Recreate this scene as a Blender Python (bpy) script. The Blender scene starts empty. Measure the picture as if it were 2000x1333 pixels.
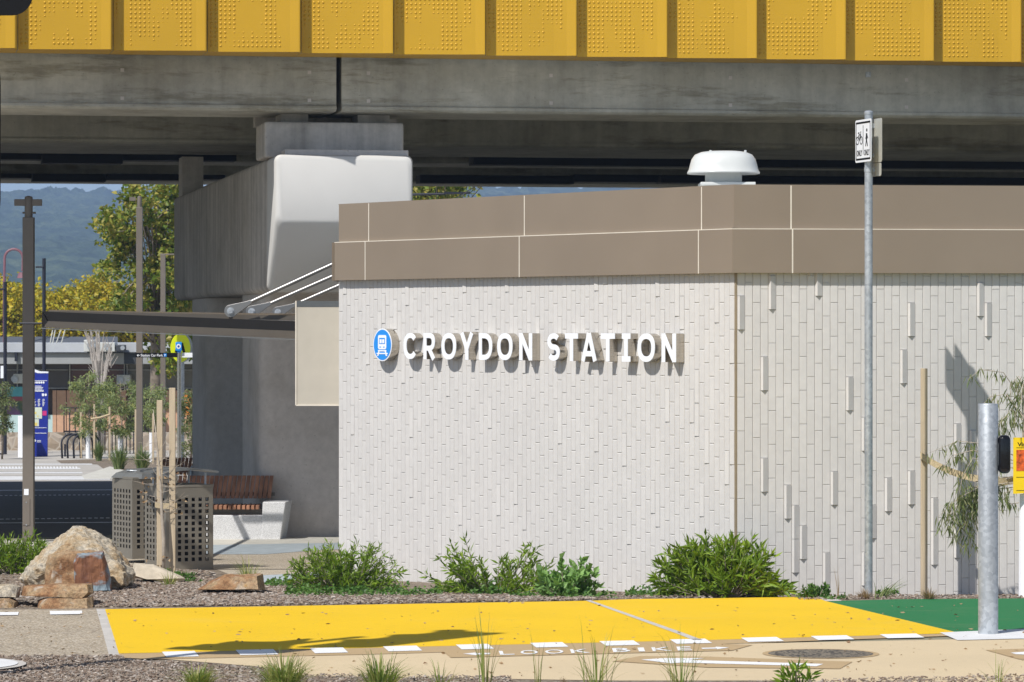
import bpy, bmesh, math, random
from mathutils import Vector, Matrix, noise
R = math.radians
random.seed(7)
scene = bpy.context.scene
COL = scene.collection
F = 7000.0; HOR = 640.0; CH = 2.4           # focal length and horizon in photo pixels, eye height

# ------------------------------------------------------------------ camera, sky, sun, exposure
cam_d = bpy.data.cameras.new("camera"); cam = bpy.data.objects.new("camera", cam_d)
COL.objects.link(cam); scene.camera = cam
cam.location = (0, 0, CH); cam.rotation_euler = (R(90), 0, 0)
cam_d.sensor_width = 36; cam_d.lens = F / 2000 * 36
cam_d.shift_y = -(1333 / 2 - HOR) / 2000
cam_d.clip_start = 0.5; cam_d.clip_end = 9000
cam_d.dof.use_dof = True; cam_d.dof.focus_distance = 33; cam_d.dof.aperture_fstop = 14

SUN = Vector((-.60, -.84, 1.25)).normalized()
elev = math.asin(SUN.z); az = math.atan2(SUN.x, SUN.y)
w = bpy.data.worlds.new("World"); scene.world = w; w.use_nodes = True
nt = w.node_tree; bg = nt.nodes['Background']
sky = nt.nodes.new('ShaderNodeTexSky'); sky.sky_type = 'NISHITA'; sky.sun_disc = False
sky.sun_elevation = elev; sky.sun_rotation = az; sky.air_density = 1.0; sky.dust_density = .0; sky.ozone_density = 2.2
tc = nt.nodes.new('ShaderNodeTexCoord'); vs_ = nt.nodes.new('ShaderNodeMapping'); vs_.inputs['Location'].default_value = (0, 0, .075); nt.links.new(tc.outputs['Generated'], vs_.inputs[0]); nt.links.new(vs_.outputs[0], sky.inputs[0]); mp = nt.nodes.new('ShaderNodeMapping'); mp.inputs['Scale'].default_value = (5, 5, 38)
nz = nt.nodes.new('ShaderNodeTexNoise'); nz.inputs['Scale'].default_value = 2.2; nz.inputs['Detail'].default_value = 7
rp = nt.nodes.new('ShaderNodeValToRGB'); rp.color_ramp.elements[0].position = .6; rp.color_ramp.elements[1].position = .75
mx = nt.nodes.new('ShaderNodeMixRGB'); mx.inputs[2].default_value = (8.5, 9.0, 9.6, 1)
nt.links.new(tc.outputs['Generated'], mp.inputs[0]); nt.links.new(mp.outputs[0], nz.inputs[0]); nt.links.new(nz.outputs[0], rp.inputs[0])
hs = nt.nodes.new('ShaderNodeHueSaturation'); hs.inputs['Saturation'].default_value = .76; nt.links.new(sky.outputs[0], hs.inputs['Color']); nt.links.new(hs.outputs[0], mx.inputs[1]); nt.links.new(rp.outputs[0], mx.inputs[0]); nt.links.new(mx.outputs[0], bg.inputs[0])
bg.inputs[1].default_value = .098
sl = bpy.data.lights.new("sun", 'SUN'); sl.energy = 4.55; sl.angle = R(.55); sl.color = (1, .962, .905)
so = bpy.data.objects.new("sun", sl); COL.objects.link(so); so.location = (-20, -30, 40)
so.rotation_euler = SUN.to_track_quat('Z', 'Y').to_euler()
scene.view_settings.view_transform = 'Standard'; scene.view_settings.look = 'None'
scene.view_settings.exposure = .12; scene.view_settings.gamma = 1

# ------------------------------------------------------------------ pixel helpers and ground height
GP = [(-60, .25), (22, .2), (26, .17), (30, .12), (32, 0), (40, -.3), (49.5, -.48), (97, -1.1), (200, -1.6), (1200, -3), (6000, -3)]
def G(y):
    for (a, za), (b, zb) in zip(GP, GP[1:]):
        if y <= b: return za + (zb - za) * (y - a) / (b - a)
    return GP[-1][1]
def P(px, py, Y): return Vector(((px - 1000) * Y / F, Y, CH - (py - HOR) * Y / F))
def X(px, Y): return (px - 1000) * Y / F
def Z(py, Y): return CH - (py - HOR) * Y / F
def PG(px, py):
    lo, hi = 15., 3000.
    for _ in range(60):
        m = (lo + hi) / 2
        if Z(py, m) > G(m): lo = m
        else: hi = m
    return Vector(((px - 1000) * lo / F, lo, G(lo)))

# ------------------------------------------------------------------ colours and materials
def lin(c):
    return tuple(((v / 255) / 12.92 if v / 255 <= .04045 else ((v / 255 + .055) / 1.055) ** 2.4) for v in c)
def col(*c): return (*lin(c), 1)
MATS = {}
class NT:
    def __init__(s, name):
        s.m = bpy.data.materials.new(name); s.m.use_nodes = True; s.t = s.m.node_tree
        s.b = s.t.nodes['Principled BSDF']; s.tc = s.t.nodes.new('ShaderNodeTexCoord')
        MATS[name] = s.m
    def n(s, typ, **kw):
        o = s.t.nodes.new(typ)
        for k, v in kw.items():
            if k in o.inputs: o.inputs[k].default_value = v
            else: setattr(o, k, v)
        return o
    def l(s, a, b): s.t.links.new(a, b)
    def noise(s, scale, detail=5, stretch=(1, 1, 1), rough=.55):
        mp = s.n('ShaderNodeMapping'); mp.inputs['Scale'].default_value = stretch
        s.l(s.tc.outputs['Object'], mp.inputs[0])
        n = s.n('ShaderNodeTexNoise', Scale=scale, Detail=detail, Roughness=rough); s.l(mp.outputs[0], n.inputs[0]); return n.outputs[0]
    def ramp(s, fac, stops):
        r = s.n('ShaderNodeValToRGB'); e = r.color_ramp.elements
        while len(e) < len(stops): e.new(.5)
        for el, (p, c) in zip(e, stops): el.position = p; el.color = c if len(c) == 4 else (*c, 1)
        s.l(fac, r.inputs[0]); return r.outputs[0]
    def mix(s, fac, a, b, mode='MIX'):
        m = s.n('ShaderNodeMixRGB', blend_type=mode)
        for i, v in ((0, fac), (1, a), (2, b)):
            if isinstance(v, (int, float, tuple)): m.inputs[i].default_value = v
            else: s.l(v, m.inputs[i])
        return m.outputs[0]
    def bump(s, h, strength=.3, dist=.01):
        b = s.n('ShaderNodeBump', Strength=strength, Distance=dist); s.l(h, b.inputs['Height']); s.l(b.outputs[0], s.b.inputs['Normal'])
    def out(s, c, rough=.7, metal=0, spec=.5):
        if isinstance(c, tuple): s.b.inputs['Base Color'].default_value = c
        else: s.l(c, s.b.inputs['Base Color'])
        s.b.inputs['Roughness'].default_value = rough; s.b.inputs['Metallic'].default_value = metal
        s.b.inputs['Specular IOR Level'].default_value = spec
        return s.m
B3 = (0, 0, 0, 1); W3 = (1, 1, 1, 1)
def plain(name, c, rough=.6, metal=0, var=.08, scale=6, bump=0, bscale=60, stretch=(1, 1, 1), spec=.4):
    s = NT(name); n = s.noise(scale, 6, stretch)
    a = tuple(v * (1 - var) for v in c[:3]) + (1,); b = tuple(min(1, v * (1 + var)) for v in c[:3]) + (1,)
    m = s.out(s.ramp(n, [(.3, a), (.7, b)]), rough, metal, spec)
    if bump: s.bump(s.noise(bscale, 4), bump, .005)
    return m
def concrete(name, c, dark=.55, streak=.5, blotch=.45, rough=.85, vert=True, warm=(150, 140, 110), joint=None):
    s = NT(name)
    big = s.ramp(s.noise(.55, 8, (1, 1, 1.6), .62), [(.36, (dark,) * 3), (.62, (1, 1, 1))])
    fine = s.ramp(s.noise(9, 8, (1, 1, 1), .7), [(.3, (.8,) * 3), (.7, (1.0,) * 3)])
    st = s.ramp(s.noise(5, 6, (1, 1, .06), .6), [(.35, (.68,) * 3), (.6, (1, 1, 1))])
    pock = s.ramp(s.noise(32, 3, (1, 1, 1), .5), [(.27, (.45,) * 3), (.33, (1, 1, 1))])
    x = s.mix(blotch, c, s.mix(1., c, big, 'MULTIPLY'))
    x = s.mix(streak, x, s.mix(1., x, st, 'MULTIPLY'))
    x = s.mix(1., x, fine, 'MULTIPLY'); x = s.mix(.5, x, pock, 'MULTIPLY')
    x = s.mix(s.ramp(s.noise(.9, 5), [(.5, B3), (.75, (.35,) * 3)]), x, s.mix(1., x, col(*warm), 'MULTIPLY'))
    if joint:
        hb = s.ramp(s.noise(1.3, 9, (.35, .35, 2.4), .7), [(.53, B3), (.62, (.7,) * 3)])
        x = s.mix(hb, x, s.mix(1., x, (.50, .47, .40, 1), 'MULTIPLY'))
        lt = s.ramp(s.noise(.5, 5, (.8, .8, 1.3), .5), [(.55, B3), (.68, (.4,) * 3)])
        x = s.mix(lt, x, s.mix(1., x, (1.3, 1.3, 1.24, 1), 'MULTIPLY'))
    m = s.out(x, rough, 0, .3); s.bump(s.noise(45, 5), .25, .004); return m
def leafmat(name, cols, rough=.5, trans=.35):
    s = NT(name); g = s.n('ShaderNodeNewGeometry')
    k = len(cols); st = [(i / max(1, k - 1), c) for i, c in enumerate(cols)]
    c = s.ramp(g.outputs['Random Per Island'], st)
    s.out(c, rough, 0, .4)
    t = s.n('ShaderNodeBsdfTranslucent'); s.l(s.mix(1., c, (1.0, 1.0, .55, 1), 'MULTIPLY'), t.inputs[0])
    mx = s.n('ShaderNodeMixShader'); mx.inputs[0].default_value = trans
    s.l(s.b.outputs[0], mx.inputs[1]); s.l(t.outputs[0], mx.inputs[2])
    s.l(mx.outputs[0], s.t.nodes['Material Output'].inputs[0]); return s.m
def aggregate(name, c_list, cell=70, base=(.3, .27, .22, 1), bump=.4, patch=.12):
    s = NT(name)
    v = s.n('ShaderNodeTexVoronoi', Scale=cell); s.l(s.tc.outputs['Object'], v.inputs['Vector'])
    sep = s.n('ShaderNodeSeparateColor'); s.l(v.outputs['Color'], sep.inputs[0])
    k = len(c_list); c = s.ramp(sep.outputs[0], [((i + .5) / k, q) for i, q in enumerate(c_list)])
    e = s.ramp(v.outputs['Distance'], [(.35, W3), (.75, base)])
    x = s.mix(.6, c, e, 'MULTIPLY')
    x = s.mix(1., x, s.ramp(s.noise(1.2, 6), [(.3, (1 - patch,) * 3), (.7, (1, 1, 1))]), 'MULTIPLY')
    m = s.out(x, .9, 0, .2); s.bump(v.outputs['Distance'], -bump, .006); return m

# walls, fascia, metals
MORTARL = plain('mortar_pale', (.62, .60, .575, 1), .9)
def brickmat(name, c):
    s = NT(name); g = s.n('ShaderNodeNewGeometry')
    t = s.ramp(g.outputs['Random Per Island'], [(0, (.965,) * 3), (.5, (.99,) * 3), (1, (1.02,) * 3)])
    x = s.mix(1., c, t, 'MULTIPLY')
    x = s.mix(1., x, s.ramp(s.noise(14, 6), [(.3, (.95,) * 3), (.7, (1.02,) * 3)]), 'MULTIPLY')
    x = s.mix(1., x, s.ramp(s.noise(.7, 6, (1, 1, .5)), [(.3, (.95,) * 3), (.7, (1.02,) * 3)]), 'MULTIPLY')
    m = s.out(x, .62, 0, .35)
    s.bump(s.noise(60, 3, (6, 6, .05)), .16, .004); return m
BRICK = brickmat('brick_glaze', (.63, .61, .588, 1))
MORTAR = plain('mortar', (.60, .58, .56, 1), .9)
FASCIA = plain('fascia_metal', (.272, .217, .163, 1), .42, .15, .05, 1.2, .10, 3.5)
FEDGE = plain('fascia_edge', (.72, .66, .56, 1), .5)
BEIGE = plain('beige_sheet', (.50, .46, .385, 1), .5, 0, .04)
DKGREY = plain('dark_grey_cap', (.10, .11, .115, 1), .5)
YPAN = plain('yellow_panel', (.55, .315, .016, 1), .42, .1, .05, .8, .04, 200)
CONC = concrete('girder_concrete', (.56, .545, .475, 1), dark=.55, streak=.5, blotch=.5, joint=True)
CONC2 = concrete('pier_concrete', (.66, .615, .57, 1), streak=.9, warm=(160, 150, 125))
CONCW = plain('crosshead_end_concrete', (.60, .59, .57, 1), .8, 0, .03, 1.5, .1, 60)
CONCC = concrete('column_concrete', (.66, .615, .58, 1), dark=.9, streak=.12, blotch=.3)
BLACK = plain('black_rubber', (.009, .009, .010, 1), .8, spec=.15)
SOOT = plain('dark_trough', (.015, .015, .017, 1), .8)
WHITEP = plain('white_acrylic', (.86, .88, .92, 1), .35, 0, .01)
WPAINT = plain('white_paint_metal', (.60, .61, .59, 1), .35, 0, .03)
BLUE = plain('sign_blue', (.02, .27, .78, 1), .35, 0, .02)
s = NT('brushed_steel'); s.out(s.ramp(s.noise(8, 4, (1, 1, 30)), [(.3, (.40, .37, .32)), (.7, (.60, .55, .48))]), .24, .92)
STEEL = s.m
s = NT('galvanised_steel')
v = s.n('ShaderNodeTexVoronoi', Scale=38); s.l(s.tc.outputs['Object'], v.inputs['Vector'])
sp = s.n('ShaderNodeSeparateColor'); s.l(v.outputs['Color'], sp.inputs[0])
x = s.ramp(sp.outputs[0], [(0, (.40, .43, .46)), (1, (.56, .59, .62))])
x = s.mix(1., x, s.ramp(s.noise(5, 6, (1, 1, .25)), [(.35, (.8,) * 3), (.65, (1.05,) * 3)]), 'MULTIPLY')
s.out(x, .48, .55); GALV = s.m
POST = plain('bronze_paint', (.19, .162, .135, 1), .5, .2, .05)
CANOPY = plain('canopy_paint_shaded', (.02, .018, .017, 1), .45, .3, .06)  # near black: shade of the recessed web is put into this colour
CANOPYL = plain('canopy_flange', (.13, .112, .092, 1), .45, .3, .06)
ROD = plain('rod_steel', (.27, .265, .26, 1), .35, .7, .05)
BIN = plain('bin_enclosure_metal', (.23, .21, .175, 1), .45, .35, .05)
BINK = plain('bin_dark', (.03, .03, .03, 1), .6)
RED = plain('red_bin', (.45, .01, .01, 1), .5)
BINTOP = plain('bin_lid_metal', (.22, .23, .23, 1), .4, .5)
WOOD = plain('bench_hardwood', (.32, .155, .09, 1), .55, 0, .45, 9, .2, 80, (1, 1, .1))
STAKE = plain('pine_stake', (.52, .42, .29, 1), .85, 0, .12, 14, .3, 90, (4, 4, .25))
TIE = plain('hessian_tie', (.50, .40, .25, 1), .9, 0, .2, 60, .5, 200)
GRAN = aggregate('bench_granite', [(.66, .66, .66, 1), (.5, .5, .5, 1), (.78, .78, .78, 1), (.7, .7, .71, 1)], 140, (.75, .75, .75, 1), .05, .05)
NAVY = plain('navy_post', (.018, .02, .032, 1), .5)
TOTEM = plain('totem_blue', (.015, .03, .28, 1), .4)
WHITEM = plain('white_marking', (.80, .80, .80, 1), .6, 0, .05, 20, .2, 150)
YEL = plain('fluoro_yellow', (.85, .95, .02, 1), .5, 0, .02)
YNOT = plain('notice_yellow', (.9, .60, .01, 1), .5, 0, .03)
BARK = plain('bark', (.24, .20, .16, 1), .9, 0, .3, 10, .6, 60)
TWIG = plain('pale_twig', (.42, .36, .29, 1), .85, 0, .2, 20)
WGUARD = plain('white_trunk_guard', (.85, .86, .90, 1), .5, 0, .03)
GLASS = NT('shop_glass').out((.03, .035, .04, 1), .12, 0, .8)
# ground
def paint(name, c, spots=.55, sc=9, grain=.12):
    s = NT(name)
    x = s.mix(1., c, s.ramp(s.noise(150, 2), [(.3, (1 - grain,) * 3), (.7, (1, 1, 1))]), 'MULTIPLY')
    x = s.mix(1., x, s.ramp(s.noise(.9, 6), [(.3, (.93,) * 3), (.7, (1, 1, 1))]), 'MULTIPLY')
    x = s.mix(s.ramp(s.noise(sc * 1.6, 3, (1, 2.2, 1), .5), [(.27, (spots,) * 3), (.31, B3)]), x, (.18, .12, .05, 1))
    x = s.mix(s.ramp(s.noise(2.2, 9, (.5, 1.5, 1), .72), [(.55, B3), (.8, (.22,) * 3)]), x, (.42, .34, .22, 1))
    s.out(x, .8, 0, .25); s.bump(s.noise(170, 3), .5, .006); return s.m
YPATH = paint('yellow_path_coating', (.84, .535, .012, 1))
GPATH = paint('green_path_coating', (.022, .18, .062, 1), .3)
TPATH = paint('tan_concrete', (.65, .52, .335, 1), .35, 7, .05)
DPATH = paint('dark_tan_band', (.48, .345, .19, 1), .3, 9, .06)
LCONC = plain('light_grey_concrete', (.50, .47, .43, 1), .85, 0, .12, 8, .2)
PCONC = plain('pale_concrete', (.66, .66, .66, 1), .85, 0, .06, 6, .2)
AGG = aggregate('exposed_aggregate', [(.40, .32, .23, 1), (.60, .51, .38, 1), (.30, .25, .19, 1), (.68, .60, .48, 1), (.46, .40, .32, 1)], 60)
AGG2 = aggregate('plaza_aggregate', [(.50, .42, .32, 1), (.62, .55, .44, 1), (.42, .35, .27, 1), (.66, .60, .50, 1)], 70)
BLU = plain('blue_grey_paving', (.37, .42, .45, 1), .85, 0, .15, 5, .2)
PALE = plain('pale_paving', (.56, .54, .48, 1), .85, 0, .12, 4, .2)
ASPH = aggregate('asphalt', [(.15, .135, .122, 1), (.19, .172, .157, 1), (.16, .145, .132, 1)], 90, (.6, .6, .6, 1), .2)
SOIL = aggregate('gravel_soil', [(.26, .20, .15, 1), (.34, .28, .22, 1), (.18, .14, .10, 1), (.40, .35, .29, 1), (.30, .24, .18, 1)], 38, (.35, .3, .25, 1), .8, .3)
GRND = plain('dry_ground', (.24, .22, .15, 1), .95, 0, .3, .2)
FPLAZA = plain('far_plaza_concrete', (.44, .41, .37, 1), .9, 0, .12, .8)

# ------------------------------------------------------------------ mesh building
WL = {}
class MB:
    def __init__(s): s.v = []; s.f = []
    def add(s, vs, fs, M=None):
        k = len(s.v)
        for q in vs: s.v.append(M @ Vector(q) if M else Vector(q))
        for f in fs: s.f.append([k + i for i in f])
        return s
    def box(s, c, d, M=None):
        x, y, z = c; a, b, h = d[0] / 2, d[1] / 2, d[2] / 2
        return s.add([(x + i * a, y + j * b, z + k * h) for k in (-1, 1) for j in (-1, 1) for i in (-1, 1)],
              [(0, 2, 3, 1), (4, 5, 7, 6), (0, 1, 5, 4), (2, 6, 7, 3), (0, 4, 6, 2), (1, 3, 7, 5)], M)
    def hexa(s, a, b, M=None):      # two quads, same winding
        return s.add(list(a) + list(b), [(3, 2, 1, 0), (4, 5, 6, 7), (0, 1, 5, 4), (1, 2, 6, 5), (2, 3, 7, 6), (3, 0, 4, 7)], M)
    def prism(s, poly, fn, h0, h1, caps=True):   # poly [(a,b)] ; fn(a,b,h)->vector
        n = len(poly); vs = [fn(a, b, h0) for a, b in poly] + [fn(a, b, h1) for a, b in poly]
        fs = [(i, (i + 1) % n, n + (i + 1) % n, n + i) for i in range(n)]
        if caps: fs += [tuple(range(n))[::-1], tuple(range(n, 2 * n))]
        return s.add(vs, fs)
    def tube(s, pts, rs, n=10, cap=True):
        pts = [Vector(p) for p in pts]
        if not isinstance(rs, (list, tuple)): rs = [rs] * len(pts)
        k = len(s.v); prev = None
        for i, p in enumerate(pts):
            d = (pts[min(i + 1, len(pts) - 1)] - pts[max(i - 1, 0)])
            d = d.normalized() if d.length > 1e-9 else Vector((0, 0, 1))
            if prev is None:
                a = d.cross(Vector((0, 0, 1)) if abs(d.z) < .9 else Vector((1, 0, 0))).normalized()
            else: a = (prev - d * prev.dot(d)).normalized()
            prev = a; b = d.cross(a)
            for j in range(n):
                t = 2 * math.pi * j / n; s.v.append(p + (a * math.cos(t) + b * math.sin(t)) * rs[i])
        for i in range(len(pts) - 1):
            for j in range(n):
                s.f.append([k + i * n + j, k + i * n + (j + 1) % n, k + (i + 1) * n + (j + 1) % n, k + (i + 1) * n + j])
        if cap:
            s.f.append([k + j for j in range(n)][::-1]); s.f.append([k + (len(pts) - 1) * n + j for j in range(n)])
        return s
    def lathe(s, prof, c, n=32, sq=0):
        k = len(s.v)
        for r, z in prof:
            for j in range(n):
                t = 2 * math.pi * j / n; ct, st = math.cos(t), math.sin(t)
                q = 1.0
                if sq: q = (abs(ct) ** sq + abs(st) ** sq) ** (-1 / sq)
                s.v.append(Vector((c[0] + r * q * ct, c[1] + r * q * st, c[2] + z)))
        for i in range(len(prof) - 1):
            for j in range(n): s.f.append([k + i * n + j, k + i * n + (j + 1) % n, k + (i + 1) * n + (j + 1) % n, k + (i + 1) * n + j])
        s.f.append([k + j for j in range(n)][::-1]); s.f.append([k + (len(prof) - 1) * n + j for j in range(n)]); return s
    def build(s, name, mat, parent=None, loc=None, smooth=False, bevel=0, normals=True):
        me = bpy.data.meshes.new(name)
        if parent: o0 = WL[parent.name]
        elif loc is not None: o0 = Vector(loc)
        else:
            n = max(1, len(s.v)); o0 = Vector((sum(v.x for v in s.v) / n, sum(v.y for v in s.v) / n, min(v.z for v in s.v)))
        me.from_pydata([v - o0 for v in s.v], [], s.f)
        if normals:
            bm = bmesh.new(); bm.from_mesh(me); bmesh.ops.recalc_face_normals(bm, faces=bm.faces); bm.to_mesh(me); bm.free()
        for m in (mat if isinstance(mat, list) else [mat]): me.materials.append(m)
        if smooth:
            for p in me.polygons: p.use_smooth = True
            if smooth == 'auto':
                me.set_sharp_from_angle(angle=R(40))
        o = bpy.data.objects.new(name, me); COL.objects.link(o)
        if parent: o.parent = parent; WL[o.name] = o0
        else: o.location = o0; WL[o.name] = o0
        if bevel:
            b = o.modifiers.new('bevel', 'BEVEL'); b.width = bevel; b.segments = 2; b.limit_method = 'ANGLE'; b.harden_normals = False
        return o
def tag(o, label=None, cat=None, group=None, kind=None):
    if label: o['label'] = label
    if cat: o['category'] = cat
    if group: o['group'] = group
    if kind: o['kind'] = kind
    return o
def thing(name, loc, label, cat, group=None):
    o = bpy.data.objects.new(name, None); COL.objects.link(o); o.location = loc; o.empty_display_size = .2
    WL[o.name] = Vector(loc); return tag(o, label, cat, group)
def dup(root, loc, rotz=0, label=None, scale=1):
    r = root.copy(); COL.objects.link(r); r.location = loc; r.rotation_euler = (0, 0, rotz); r.scale = (scale,) * 3
    if label: r['label'] = label
    for ch in list(root.children):
        c = ch.copy(); COL.objects.link(c); c.parent = r
        for g in list(ch.children):
            d = g.copy(); COL.objects.link(d); d.parent = c
    return r
def frame(o, u, v, n):     # (a,b,h)->o+a*u+b*v+h*n
    o, u, v, n = Vector(o), Vector(u), Vector(v), Vector(n)
    return lambda a, b, h: o + u * a + v * b + n * h
def text_mb(body, fn, height, width=None, off=.02, ext=.002, x0=0, y0=0, h0=0, align='LEFT'):
    cu = bpy.data.curves.new('t', 'FONT'); cu.body = body; cu.size = 1; cu.offset = off; cu.extrude = .5; cu.resolution_u = 3; cu.align_x = align
    o = bpy.data.objects.new('t', cu); COL.objects.link(o)
    dg = bpy.context.evaluated_depsgraph_get(); me = bpy.data.meshes.new_from_object(o.evaluated_get(dg))
    bpy.data.objects.remove(o); mb = MB()
    xs = [v.co.x for v in me.vertices]; k = height / .72; kx = k
    if width: kx = width / (max(xs) - min(xs))
    mx0 = min(xs) if align == 'LEFT' else 0
    mb.add([fn(x0 + (v.co.x - mx0) * kx, y0 + v.co.y * k, h0 + (v.co.z + .5) * ext) for v in me.vertices], [tuple(p.vertices) for p in me.polygons])
    bpy.data.meshes.remove(me); return mb

# ------------------------------------------------------------------ ground sheets
def sheet(name, pts, mat, lift, px=True, parent=None, **kw):
    bm = bmesh.new(); vs = []
    for q in pts:
        v = PG(*q) if px else Vector((q[0], q[1], 0)); vs.append(bm.verts.new((v.x, v.y, 0)))
    f = bm.faces.new(vs); bmesh.ops.triangulate(bm, faces=[f])
    ys = [v.co.y for v in bm.verts]
    for yb, _ in GP:
        if min(ys) < yb < max(ys):
            bmesh.ops.bisect_plane(bm, geom=bm.verts[:] + bm.edges[:] + bm.faces[:], plane_co=(0, yb, 0), plane_no=(0, 1, 0))
    bmesh.ops.recalc_face_normals(bm, faces=bm.faces)
    mb = MB(); bm.verts.index_update()
    flip = sum(f.normal.z for f in bm.faces) < 0
    mb.add([(v.co.x, v.co.y, G(v.co.y) + lift * .55) for v in bm.verts], [[v.index for v in (reversed(f.verts) if flip else f.verts)] for f in bm.faces])
    bm.free(); o = mb.build(name, mat, parent, loc=None if parent else (0, 0, 0), normals=False)
    if not parent: tag(o, kind='structure', **kw)
    return o
sheet('ground', [(-1800, -60), (1800, -60), (1800, 3900), (-1800, 3900)], GRND, 0, px=False)
sheet('garden_bed', [(-1400, 1185), (-600, 1090), (30, 1090), (230, 1120), (420, 1105), (520, 1143), (640, 1128), (1000, 1128), (2600, 1150), (2600, 1178), (1600, 1178), (205, 1195), (-1400, 1215)], SOIL, .004)
sheet('foreground_bed', [(-9, 20), (9, 20), (9, 24.3), (3.4, 24.32), (1.6, 23.9), (-.9, 24.2), (-1.65, 24.75), (-2.0, 25.3), (-2.9, 25.75), (-9, 25.85)], SOIL, .004, px=False)
sheet('aggregate_path', [(-1400, 1192), (188, 1192), (222, 1283), (-1400, 1283)], AGG, .008)
sheet('concrete_strip', [(188, 1191), (208, 1191), (238, 1283), (213, 1283)], LCONC, .012)
sheet('tan_path', [(-40, 1281), (2600, 1236), (2600, 1400), (1500, 1331), (1200, 1331), (600, 1322), (500, 1303), (350, 1291), (235, 1283)][1:], TPATH, .008)
sheet('yellow_path', [(205, 1192), (1150, 1175.5), (1400, 1170.5), (1560, 1167.5), (1612, 1176), (1875, 1239), (1365, 1253), (232, 1279)], YPATH, .014)
sheet('path_joint', [(1143, 1175), (1153, 1175), (1372, 1253), (1354, 1253)], LCONC, .018)
sheet('green_path', [(1612, 1176), (2600, 1167), (2600, 1228), (1875, 1240)], GPATH, .012)
sheet('path_kerb_strip', [(1560, 1167.5), (1592, 1168.5), (1645, 1176), (1613, 1176.5)], LCONC, .016)
sheet('tan_band', [(232, 1279.3), (1875, 1239.5), (1880, 1243.5), (1360, 1262), (700, 1281), (300, 1290), (238, 1287)], DPATH, .013)
sheet('pole_pad', [(1835, 1238), (2600, 1205), (2600, 1262), (1995, 1250), (1870, 1253)], PCONC, .016)
# painted markings
def mark(pts, mat=WHITEM, lift=.018): return sheet('path_marking', pts, mat, lift)
tops = [(316, 392), (460, 548), (605, 682), (748, 826), (890, 965), (1035, 1110), (1170, 1250), (1308, 1390), (1447, 1530), (1583, 1667), (1718, 1803)]
def band_y(x): return 1279.5 - (x - 232) * .0243
for i, (a, b) in enumerate(tops):
    ya = band_y((a + b) / 2) - 1.2; hh = 10.5 - i * .28; sk = 12 - i * 1.0; w_ = (b - a) * .84
    mark([(a, ya + .8), (a + w_, ya - .8), (a + w_ + 9 + i * .7, ya + hh - .8), (a + 9 + i * .7, ya + hh + .8)])
mark([(-60, 1199), (37, 1198), (35, 1204), (-60, 1205)]); mark([(97, 1196), (160, 1195.5), (161, 1202), (98, 1203)])
mark([(-260, 1202), (-160, 1201), (-160, 1207), (-260, 1208)])
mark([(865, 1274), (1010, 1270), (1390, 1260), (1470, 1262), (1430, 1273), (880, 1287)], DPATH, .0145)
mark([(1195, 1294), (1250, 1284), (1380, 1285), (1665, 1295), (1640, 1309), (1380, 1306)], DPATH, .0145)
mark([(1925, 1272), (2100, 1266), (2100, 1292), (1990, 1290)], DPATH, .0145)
mark([(1252, 1291.5), (1300, 1288.5), (1375, 1288.7), (1345, 1292.3), (1608, 1300), (1595, 1304.5), (1330, 1297.5), (1310, 1298.8)])
mark([(1974, 1278), (2060, 1272), (2060, 1284), (1985, 1281)])
mark([(905, 1280), (930, 1277.5), (928, 1279), (957, 1278.3), (957, 1281), (930, 1281.6), (931, 1283)])
mark([(1370, 1268.4), (1398, 1267.7), (1398, 1266.2), (1424, 1267.8), (1400, 1271.2), (1400, 1269.8), (1372, 1270.6)])
def gtext(body, x0, x1, yb, yt):
    a, b, c = PG(x0, yb), PG(x1, yb - (x1 - x0) * .0245), PG(x0 - 3, yt)
    u = (b - a); L = u.length; u.normalize(); v = (c - a); H = v.length; v.normalize()
    o = text_mb(body, frame(a + Vector((0, 0, .0105)), u, v, (0, 0, 1)), H, L, off=.005, ext=.0015).build('path_lettering', WHITEM)
    tag(o, kind='structure')
for ch, x0, x1 in [('L', 977, 1005), ('O', 1018, 1052), ('O', 1066, 1102), ('K', 1116, 1152), ('B', 1198, 1232), ('I', 1248, 1260), ('K', 1275, 1312), ('E', 1324, 1352)]:
    yb = 1282.5 - (x0 - 977) * .0245; gtext(ch, x0, x1, yb, yb - 7.6)
# plaza between bins and wall, road, far side
sheet('plaza', [(150, 1100), (420, 1030), (1100, 1030), (1100, 1118), (660, 1124), (500, 1143), (420, 1112), (240, 1122)], AGG2, .008)
sheet('plaza_band', [(400, 1049), (760, 1046), (760, 1062), (400, 1066)], PALE, .012)
sheet('plaza_band', [(400, 1066), (760, 1060), (760, 1071), (620, 1076), (520, 1084), (400, 1084)], BLU, .013)
sheet('plaza_band', [(500, 1126), (660, 1117), (660, 1124), (500, 1142)], BLU, .012)
sheet('plaza_band', [(-1200, 1090), (-1200, 1064), (110, 1055), (240, 1100), (60, 1100)], LCONC, .010)
sheet('road', [(-1200, 1064), (200, 1049), (300, 1020), (900, 985), (900, 938), (-1200, 948)], ASPH, .006)
for y0, w_ in ((957.5, 1.0), (1021, 1.6)): sheet('road_marking', [(-900, y0 + 5), (330, y0 - .8), (330, y0 - .8 + w_), (-900, y0 + 5 + w_)], WHITEM, .012)
for k in range(-10, 40):
    x0 = k * 9.5; y0 = 968.5 - x0 * .008; sheet('road_marking', [(x0, y0), (x0 + 5, y0), (x0 + 5, y0 + 1), (x0, y0 + 1)], WHITEM, .012)
for k in range(-10, 28):
    x0 = k * 11.5; y0 = 1014.5 - x0 * .012; sheet('road_marking', [(x0, y0), (x0 + 7, y0), (x0 + 7, y0 + 1.5), (x0, y0 + 1.5)], WHITEM, .012)
sheet('far_plaza', [(-1600, 948), (900, 938), (1300, 880), (1300, 872), (-1600, 872)], FPLAZA, .006)
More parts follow.
